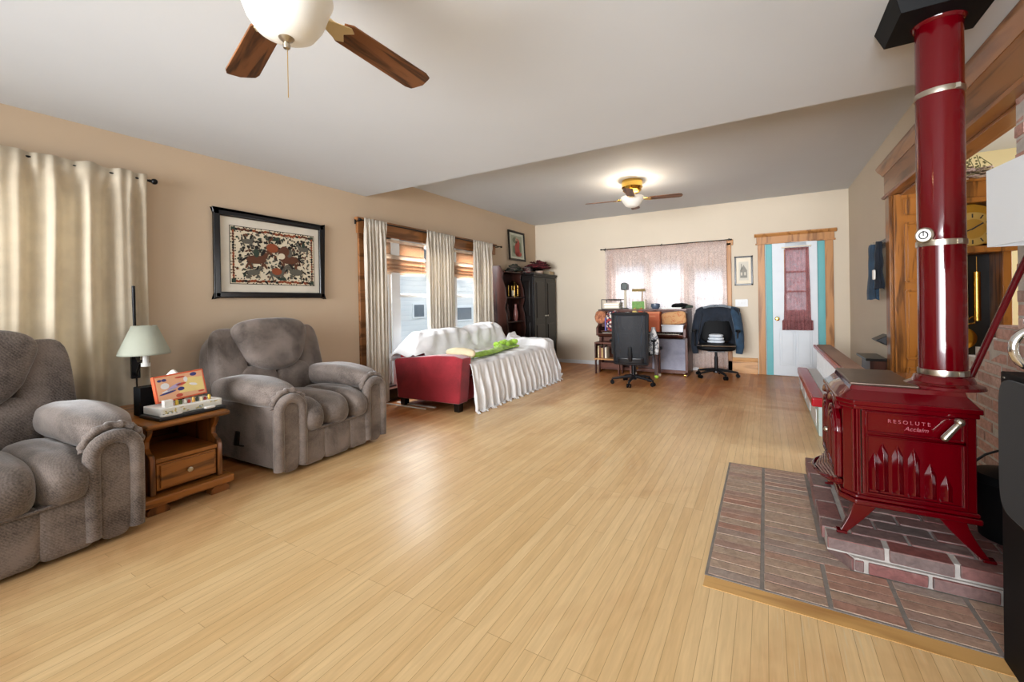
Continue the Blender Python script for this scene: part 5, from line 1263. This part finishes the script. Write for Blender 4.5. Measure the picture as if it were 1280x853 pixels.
text_mesh('raised_script', 'Acclaim', .024, mLet, dside, TX(.542, .634), .0015, .35, 1.0)
h = MB(); h.cyl((.665, yF - .008, .690), (.665, yF - .045, .690), .009, n=12); h.ball((.665, yF - .05, .690), .016, 14); h.tube([(.665, yF - .052, .688), (.645, yF - .058, .663), (.619, yF - .06, .625)], [.010, .011, .013], 12); h.ball((.618, yF - .06, .623), .0135, 12)
h.build('door_handle', mNickel, dside)
# front (faces the room): pair of arched doors with dark panes
for a, c in ((sy0 + .06, 2.728), (2.738, sy1 - .06)):
    m = (a + c) / 2; w = c - a
    b = MB(); b.prism(arch(m, w, .36, .68, 14, .12), 'yz', sx0 - .022, sx0); d = b.build('front_door', mEnamel, t, bevel=.006, seg=3)
    b = MB(); b.prism(arch(m, w - .1, .42, .63, 14, .08), 'yz', sx0 - .0245, sx0 - .02); b.build('pane', mFire, d, smooth=0)
    b = MB(); pts = [(sx0 - .027, p[0], p[1]) for p in arch(m, w - .085, .41, .64, 14, .085)]; b.tube(pts, .008, 8, closed=True); pts = [(sx0 - .025, p[0], p[1]) for p in arch(m, w - .02, .37, .675, 14, .115)]; b.tube(pts, .007, 8, closed=True)
    b.tube([(sx0 - .03, m, .42), (sx0 - .03, m, .62)], .006, 8); b.build('door_tracery', mEnamel, d)
    # bulging arched hood above
    b = MB(); b.tube([(sx0 - .012, p[0], p[1] + .02) for p in arch(m, w, .66, .70, 12, .04)[2:]], .018, 10); b.build('door_hood', mEnamel, d)
b = MB(); b.ball((sx0 - .035, 2.733, .52), .014, 12); b.cyl((sx0 - .035, 2.733, .52), (sx0, 2.733, .52), .007, n=8); b.build('front_knob', mNickel, t)
b = MB(); pl = [(sx0 + .02, sy0 + .07)] + [(sx0 + .02 - .115 * math.sin(PI * i / 16) ** .7, sy0 + .07 + (sy1 - sy0 - .14) * i / 16) for i in range(17)] + [(sx0 + .02, sy1 - .07)]
b.prism(pl[1:-1], 'xy', .31, .322); b.build('ash_lip', mEnamel, t, bevel=.004)
b = MB(); b.tube([(p[0], p[1], .325) for p in pl[1:-1]], .008, 8); b.build('ash_lip_rim', mEnamel, t)
b = MB()
for i in range(5): b.tube([(sx0 - .01 - .012 * i, sy0 + .06 + .03 * i, .345 - .006 * i), (sx0 - .03 - .012 * i, 2.733, .345 - .006 * i), (sx0 - .01 - .012 * i, sy1 - .06 - .03 * i, .345 - .006 * i)], .009, 8)
b.build('ash_moulding', mEnamel, t)
def stove_leg(x, y, fx, fy):
    b = MB(); P = []
    for i in range(9):
        f = i / 8; z = .285 + (HZ - .285) * f; c = f ** 1.6
        hw = .050 * (1 - f) ** 1.1 + .012; P.append((x + (fx - x) * c, y + (fy - y) * c, z, hw))
    vs = []; 
    for X, Y, Z, hw in P:
        dx = 1 if fx > x else -1; dy = 1 if fy > y else -1
        vs += [(X + dx * .012, Y + dy * .012, Z), (X - dx * hw * 1.3, Y + dy * .008, Z), (X - dx * hw * .9, Y - dy * hw * .9, Z), (X + dx * .008, Y - dy * hw * 1.3, Z)]
    fs = [(0, 3, 2, 1)]
    for i in range(8):
        for j in range(4): fs.append((i * 4 + j, i * 4 + (j + 1) % 4, i * 4 + 4 + (j + 1) % 4, i * 4 + 4 + j))
    fs.append((32, 33, 34, 35)); b.add(vs, fs)
    b.prism([(fx - .02, fy - .02), (fx + .02, fy - .02), (fx + .02, fy + .02), (fx - .02, fy + .02)], 'xy', HZ, HZ + .012)
    return b
for x, y, fx, fy in ((.345, 2.46, .285, 2.43), (.685, 2.455, .752, 2.425), (.345, 3.0, .30, 3.03), (.685, 3.0, .745, 3.03)): stove_leg(x, y, fx, fy).build('leg', mEnamel, t, bevel=.003)

# flue pipe, ceiling box, red brace, ash bucket
pc = (.672, 2.60); pr_ = .079
t = thing('stovepipe', 'tall glossy red stovepipe rising from the stove to the ceiling', 'stovepipe', (pc[0], pc[1], .845))
for z0, z1 in ((.845, 1.425), (1.435, 2.08), (2.09, 2.40)):
    b = MB(); b.lathe([(pr_ + .0015, z0), (pr_, z0 + .03), (pr_, z1)], (pc[0], pc[1], 0), 48); b.build('pipe_section', mEnamel, t)
for z in (.865, 1.43, 2.085):
    b = MB(); b.lathe([(pr_ - .001, z - .012), (pr_ + .004, z - .012), (pr_ + .005, z), (pr_ + .004, z + .012), (pr_ - .001, z + .012)], (pc[0], pc[1], 0), 48)
    b.box(pc[0] + .03, pc[0] + .045, pc[1] - pr_ - .006, pc[1] - pr_ + .01, z - .010, z + .010); b.build('band', mNickel, t)
TG = Matrix.Translation((pc[0] - .062, pc[1] - .052, 1.465)) @ Matrix.Rotation(math.radians(50), 4, 'Z')
b = MB(); b.lathe([(0, 0), (.034, 0), (.034, .012), (.030, .016), (.0, .016)], (0, 0, 0), 24, axis='x', T=TG @ Matrix.Rotation(PI, 4, 'Z')); g = b.build('thermometer', mNickel, t)
b = MB(); b.lathe([(0, .0162), (.027, .0162), (.027, .017), (0, .017)], (0, 0, 0), 24, axis='x', T=TG @ Matrix.Rotation(PI, 4, 'Z')); g2 = b.build('dial', mPaper, g)
b = MB(); b.lathe([(.013, .0172), (.018, .0172), (.018, .0176), (.013, .0176), (.013, .0172)], (0, 0, 0), 24, axis='x', T=TG @ Matrix.Rotation(PI, 4, 'Z'), cap=False); b.box(-.0185, -.0175, -.002, .002, -.004, .02, T=TG); b.build('dial_mark', mBlackPlastic, g, smooth=0)
cx, cy = .665, 2.575
t = thing('ceiling_support_box', 'square black support box where the stovepipe meets the ceiling', 'support box', (cx, cy, 2.4))
sq = lambda h: [(cx - h, cy - h), (cx + h, cy - h), (cx + h, cy + h), (cx - h, cy + h)]
b = MB(); loft(b, sq(.155), sq(.185), 2.40, 2.49); b.prism(sq(.155), 'xy', 2.398, 2.402); b.build('box', mBlackMatte, t, bevel=.003)
b = MB(); b.lathe([(pr_ + .003, 2.385), (pr_ + .012, 2.398), (pr_ + .012, 2.40)], (pc[0], pc[1], 0), 40); b.build('trim_ring', mEnamel, t)
b = MB(); b.tube([(.775, 2.69, .80), (.955, 2.76, 1.27), (1.07, 2.80, 1.56)], .013, 12); o = b.build('brace_pipe', mEnamel); tag(o, 'slim red pipe slanting up from the stove to the brick chimney', 'pipe')
t = thing('ash_bucket', 'black ash bucket on the raised hearth behind the stove leg', 'bucket', (.93, 2.72, HZ))
b = MB(); b.lathe([(0, HZ), (.11, HZ), (.135, HZ + .24), (.14, HZ + .25), (.13, HZ + .25), (.105, HZ + .01)], (.92, 2.70, 0), 28); b.build('pail', mBlackMatte, t)
b = MB(); b.lathe([(.138, HZ + .25), (.12, HZ + .28), (.03, HZ + .30), (.02, HZ + .32), (0, HZ + .325)], (.92, 2.70, 0), 28); b.build('bucket_lid', mBlackMatte, t)
b = MB(); b.tube([(.92 + .138 * math.cos(a), 2.70 + .02, HZ + .23 + .15 * math.sin(a)) for a in [PI * i / 10 for i in range(11)]], .005, 6); b.build('bail', mBlack, t)

# ------------------------------------------------------------------ speaker and lamp at the right edge
t = thing('speaker', 'tall black tower speaker at the right edge in front of the hearth', 'speaker', (.86, 1.85, 0))
b = MB(); b.box(.66, 1.02, 1.66, 2.022, .0, .95); b.build('cabinet', mBlackMatte, t, bevel=.004)
b = MB(); b.prism([(1.70 + .30 * (.5 + .5 * (abs(math.cos(a)) ** .35) * (1 if math.cos(a) > 0 else -1)), .72 + .215 * (abs(math.sin(a)) ** .35) * (1 if math.sin(a) > 0 else -1)) for a in [2 * PI * i / 48 for i in range(48)]], 'yz', .645, .66); b.build('grille', fabric('black_grille_cloth', '#050607', '#0c0d10', .9, 2, .05, 6, .2), t, bevel=.006)
b = MB(); b.box(.6585, .66, 1.99, 2.0, .93, .935); b.build('logo_plate', mNickel, t, smooth=0)
t = thing('table_lamp', 'chrome table lamp with square white shade standing on the black speaker', 'table lamp', (.80, 1.86, .95))
b = MB(); b.lathe([(.07, .95), (.07, .965), (.02, .975), (.012, .99)], (.80, 1.88, 0), 28); b.build('base', mChrome, t)
b = MB(); b.cyl((.80, 1.88, .97), (.80, 1.88, 1.40), .008, n=10)
for (dx, z, r) in ((-.10, 1.035, .052), (-.09, 1.115, .028)):
    b.tube([(.80 + dx + r * math.cos(a), 1.90, z + r * 1.15 * math.sin(a)) for a in [2 * PI * i / 24 for i in range(24)]], .012, 10, closed=True)
b.tube([(.80, 1.88, .98), (.72, 1.9, .985), (.66, 1.9, .99)], .01, 8)
b.tube([(.80, 1.88, 1.13), (.74, 1.89, 1.14), (.72, 1.9, 1.13)], .008, 8)
b.build('ring_stem', mChrome, t)
b = MB(); R2 = T_at(.80, 1.86, 0, math.radians(6))
vs = [(x, y, z) for z in (1.352, 1.595) for x, y in ((-.172, -.12), (.172, -.12), (.172, .12), (-.172, .12))]
b.add(vs, [(0, 1, 5, 4), (1, 2, 6, 5), (2, 3, 7, 6), (3, 0, 4, 7)], 0, R2); b.build('lamp_shade', mShadeW, t, solid=.004, smooth=0)
b = MB(); b.cyl((.80, 1.86, 1.40), (.80, 1.86, 1.45), .02, n=12); b.build('socket', mBlack, t)

# ------------------------------------------------------------------ grandfather clock in the hall
t = thing('grandfather_clock', 'oak grandfather clock with brass dial in the hall beyond the stove', 'clock', (1.36, 4.72, 0))
gx, gy, gw = 1.37, 4.60, .40
b = MB(); b.box(gx - .21, gx + .21, gy, gy + .26, .0, .50); b.box(gx - .23, gx + .23, gy - .02, gy + .27, 0, .1); b.build('base', mOakDoor, t, bevel=.006)
for s in (-1, 1):
    b = MB(); x = gx + s * .175; b.box(x - .025, x + .025, gy, gy + .24, .5, 1.55); b.build('side_post', mOakDoor, t, bevel=.005)
b = MB(); b.box(gx - .2, gx + .2, gy + .22, gy + .24, .5, 1.55); b.build('back_panel', mBlackWood, t, smooth=0)
b = MB(); b.box(gx - .23, gx + .23, gy - .03, gy + .27, 1.52, 1.57); b.build('waist_moulding', mOakDoor, t, bevel=.01)
b = MB(); b.box(gx - .22, gx + .22, gy - .02, gy + .26, .49, .53); b.build('base_moulding', mOakDoor, t, bevel=.01)
b = MB(); b.box(gx - .215, gx - .165, gy - .01, gy + .25, 1.57, 1.93); b.box(gx + .165, gx + .215, gy - .01, gy + .25, 1.57, 1.93); b.box(gx - .2, gx + .2, gy + .2, gy + .24, 1.57, 1.98)
b.box(gx - .24, gx + .24, gy - .03, gy + .26, 1.90, 1.94); b.build('hood', mOakDoor, t, bevel=.006)
b = MB(); pts = [(gx - .235, 1.94), (gx + .235, 1.94)] + [(gx + .235 * math.cos(PI * i / 16), 1.955 + .115 * math.sin(PI * i / 16)) for i in range(17)]
b.prism(pts, 'xz', gy - .02, gy + .25); hd = b.build('arched_crest', mOakDoor, t, bevel=.004)
b = MB(); b.tube([(gx + .235 * math.cos(PI * i / 16), gy - .025, 1.96 + .115 * math.sin(PI * i / 16)) for i in range(17)], .018, 10); b.build('crest_moulding', mOakDoor, hd)
dl = MB(); dl.prism([(gx - .165, 1.59), (gx + .165, 1.59), (gx + .165, 1.80)] + [(gx + .12 * math.cos(PI * i / 12), 1.80 + .09 * math.sin(PI * i / 12)) for i in range(13)] + [(gx - .165, 1.80)], 'xz', gy + .03, gy + .035); d = dl.build('dial_plate', mBrass, t, smooth=0)
b = MB(); b.lathe([(.0, .0), (.125, .0), (.13, -.008), (.0, -.008)], (gx, gy + .03, 1.705), 40, axis='y'); b.build('dial', paint('pale_gilt', '#b8934a', .3, .9), d)
b = MB(); b.lathe([(.075, -.009), (.125, -.009), (.125, -.0105), (.075, -.0105)], (gx, gy + .03, 1.705), 40, axis='y', cap=False); b.build('chapter_ring', paint('silvered_brass', '#c4a765', .3, .85), d)
b = MB()
for i in range(12):
    a = PI * i / 6; b.box(-.004, .004, gy + .0175, gy + .0195, .085, .115, T=Matrix.Translation((gx, 0, 1.705)) @ Matrix.Rotation(a, 4, 'Y'))
b.build('hour_mark', mBlackPlastic, d, smooth=0)
b = MB(); b.box(-.005, .005, gy + .012, gy + .015, -.01, .07, T=Matrix.Translation((gx, 0, 1.705)) @ Matrix.Rotation(math.radians(55), 4, 'Y')); b.box(-.004, .004, gy + .010, gy + .012, -.01, .10, T=Matrix.Translation((gx, 0, 1.705)) @ Matrix.Rotation(math.radians(245), 4, 'Y')); b.build('hand', mBlackPlastic, d, smooth=0)
b = MB(); b.lathe([(0, 0), (.06, 0), (.06, -.006), (0, -.006)], (gx, gy + .03, 1.835), 28, axis='y'); b.build('moon_dial', mBrass, d)
for dx in (-.06, -.02, .05):
    b = MB(); b.cyl((gx + dx, gy + .12, 1.5), (gx + dx, gy + .12, 1.38), .0025, n=6); b.cyl((gx + dx, gy + .12, 1.38), (gx + dx, gy + .12, 1.0), .021, n=18); b.build('weight', mBrass, t)
b = MB(); b.box(gx - .085 - .012, gx - .085 + .012, gy + .15, gy + .156, .9, 1.5); pd = b.build('pendulum', mBrass, t, smooth=0)
b = MB(); b.lathe([(0, .012), (.06, .008), (.085, 0), (.06, -.010), (0, -.016)], (gx - .03, gy + .14, .86), 32, axis='y'); b.build('bob', mBrass, pd)
b = MB()
for i in range(6):
    a = PI * i / 5; b.tube([(gx - .03 + .02 * math.cos(a), gy + .14, .97 + .04 * math.sin(a)), (gx - .03 + .07 * math.cos(a), gy + .14, .98 + .05 * math.sin(2 * a)), (gx - .03 + .08 * math.cos(a), gy + .14, 1.03)], .006, 6)
b.build('scrollwork', mBrass, pd)
flower_heap('dried_arrangement', 'pale dried flower arrangement on top of the grandfather clock', (gx + .02, gy + .1, 2.07), (.16, .12, .03, 1.3), 60, ['#a8907a', '#8a7a5a', '#c4a89c'], 'flowers', seed=5)
b = MB(); rnd = random.Random(9)
for i in range(12):
    p = Vector((gx + rnd.uniform(-.1, .16), gy + .1, 2.08)); q = p + Vector((rnd.uniform(-.12, .14), rnd.uniform(-.05, .05), rnd.uniform(.08, .2))); b.tube([p, (p + q) / 2 + Vector((.02, 0, .02)), q], .003, 5)
    for k_ in range(5): b.ball(tuple(p.lerp(q, .5 + .1 * k_) + Vector((rnd.uniform(-.012, .012), 0, rnd.uniform(-.01, .01)))), .008, 6)
o = b.build('twig_spray', paint('olive_twig', '#7c7850', .8)); tag(o, 'olive twig spray rising from the flowers on the clock', 'twigs')

# ------------------------------------------------------------------ ceiling fans
def ceiling_fan(name, label, c, zc, zb, R, ang, nb, metal, bowl, mount, blade_w=.128, flush=False, pitch=-9):
    t = thing(name, label, 'ceiling fan', (c[0], c[1], zc), 0)
    x, y = c
    b = MB(); b.lathe(mount, (x, y, 0), 32); b.build('motor_housing', metal, t)
    for i in range(nb):
        a = ang + 2 * PI * i / nb; T = Matrix.Translation((x, y, zb)) @ Matrix.Rotation(a, 4, 'Z') @ Matrix.Rotation(math.radians(pitch), 4, 'X')
        r0 = .18; w0, w1 = blade_w * .42, blade_w * .5
        pl = [(r0 + .02, -w0 * .7), (r0 + .05, -w0), (R - .05, -w1), (R - .018, -w1 * .86), (R - .012, -w1 * .62), (R, -.0), (R - .012, w1 * .62), (R - .018, w1 * .86), (R - .05, w1), (r0 + .05, w0), (r0 + .02, w0 * .7), (r0 + .035, w0 * .35), (r0 + .02, 0), (r0 + .035, -w0 * .35)]
        b = MB(); b.prism(pl, 'xy', -.004, .004); bl_ = b.build('blade', mBlade, t, bevel=.002, world=False)
        bl_.location = (0, 0, zb - zc); bl_.rotation_euler = (math.radians(pitch), 0, a)
        b = MB(); b.tube([(.06, 0, .02), (.13, 0, .012), (.19, 0, .006)], [.014, .012, .012], 8); b.prism([(.15, -.02), (.225, -.045), (.25, -.03), (.225, 0), (.25, .03), (.225, .045), (.15, .02)], 'xy', -.009, -.0042); b.build('blade_iron', metal, bl_, bevel=.002, world=False)
    b = MB(); b.lathe(bowl, (x, y, 0), 40, cap=False); o = b.build('light_bowl', mBowl, t, solid=.003)
    return t
fx_, fy_ = -1.322, .838
zb = 2.207
nf = ceiling_fan('ceiling_fan', 'near ceiling fan with oak blades and large frosted bowl light, close to camera', (fx_, fy_), 2.49, zb, .665, math.radians(91.5), 5, paint('antique_cream_metal', '#cdbd98', .35, .3),
  [(.136, 2.215), (.142, 2.205), (.136, 2.19), (.126, 2.165), (.112, 2.125), (.088, 2.09), (.045, 2.07), (0, 2.067)], [(.075, 2.49), (.08, 2.47), (.05, 2.44), (.05, 2.40), (.12, 2.38), (.14, 2.33), (.135, 2.28), (.09, 2.262), (.02, 2.26), (.012, 2.21)])
b = MB(); b.lathe([(.0, 2.03), (.010, 2.035), (.012, 2.045), (.008, 2.053), (.02, 2.062), (.032, 2.078), (.03, 2.08)], (fx_, fy_, 0), 20); b.build('finial', mNickel, nf)
b = MB(); b.cyl((fx_ + .004, fy_, 2.03), (fx_ + .004, fy_, 1.875), .0013, n=5); b.build('pull_chain', mBrass, nf)
point('near_fan_bulb', (fx_ + .05, fy_, 2.225), 6, (1, .82, .6), .025)
point('near_fan_bulb', (fx_ - .05, fy_, 2.225), 6, (1, .82, .6), .025)
ff = ceiling_fan('ceiling_fan', 'far small flush brass ceiling fan with white tulip light', (-1.49, 5.69), 2.78, 2.53, .62, math.radians(10), 4, mBrass,
  [(.145, 2.565), (.15, 2.555), (.145, 2.54), (.12, 2.50), (.085, 2.45), (.05, 2.435), (0, 2.43)], [(.13, 2.78), (.135, 2.74), (.13, 2.70), (.135, 2.69), (.11, 2.66), (.12, 2.65), (.09, 2.62), (.02, 2.615), (.012, 2.56)], .12)
point('far_fan_bulb', (-1.43, 5.69, 2.555), 15, (1, .87, .7), .025)
point('far_fan_bulb', (-1.55, 5.69, 2.555), 15, (1, .87, .7), .025)
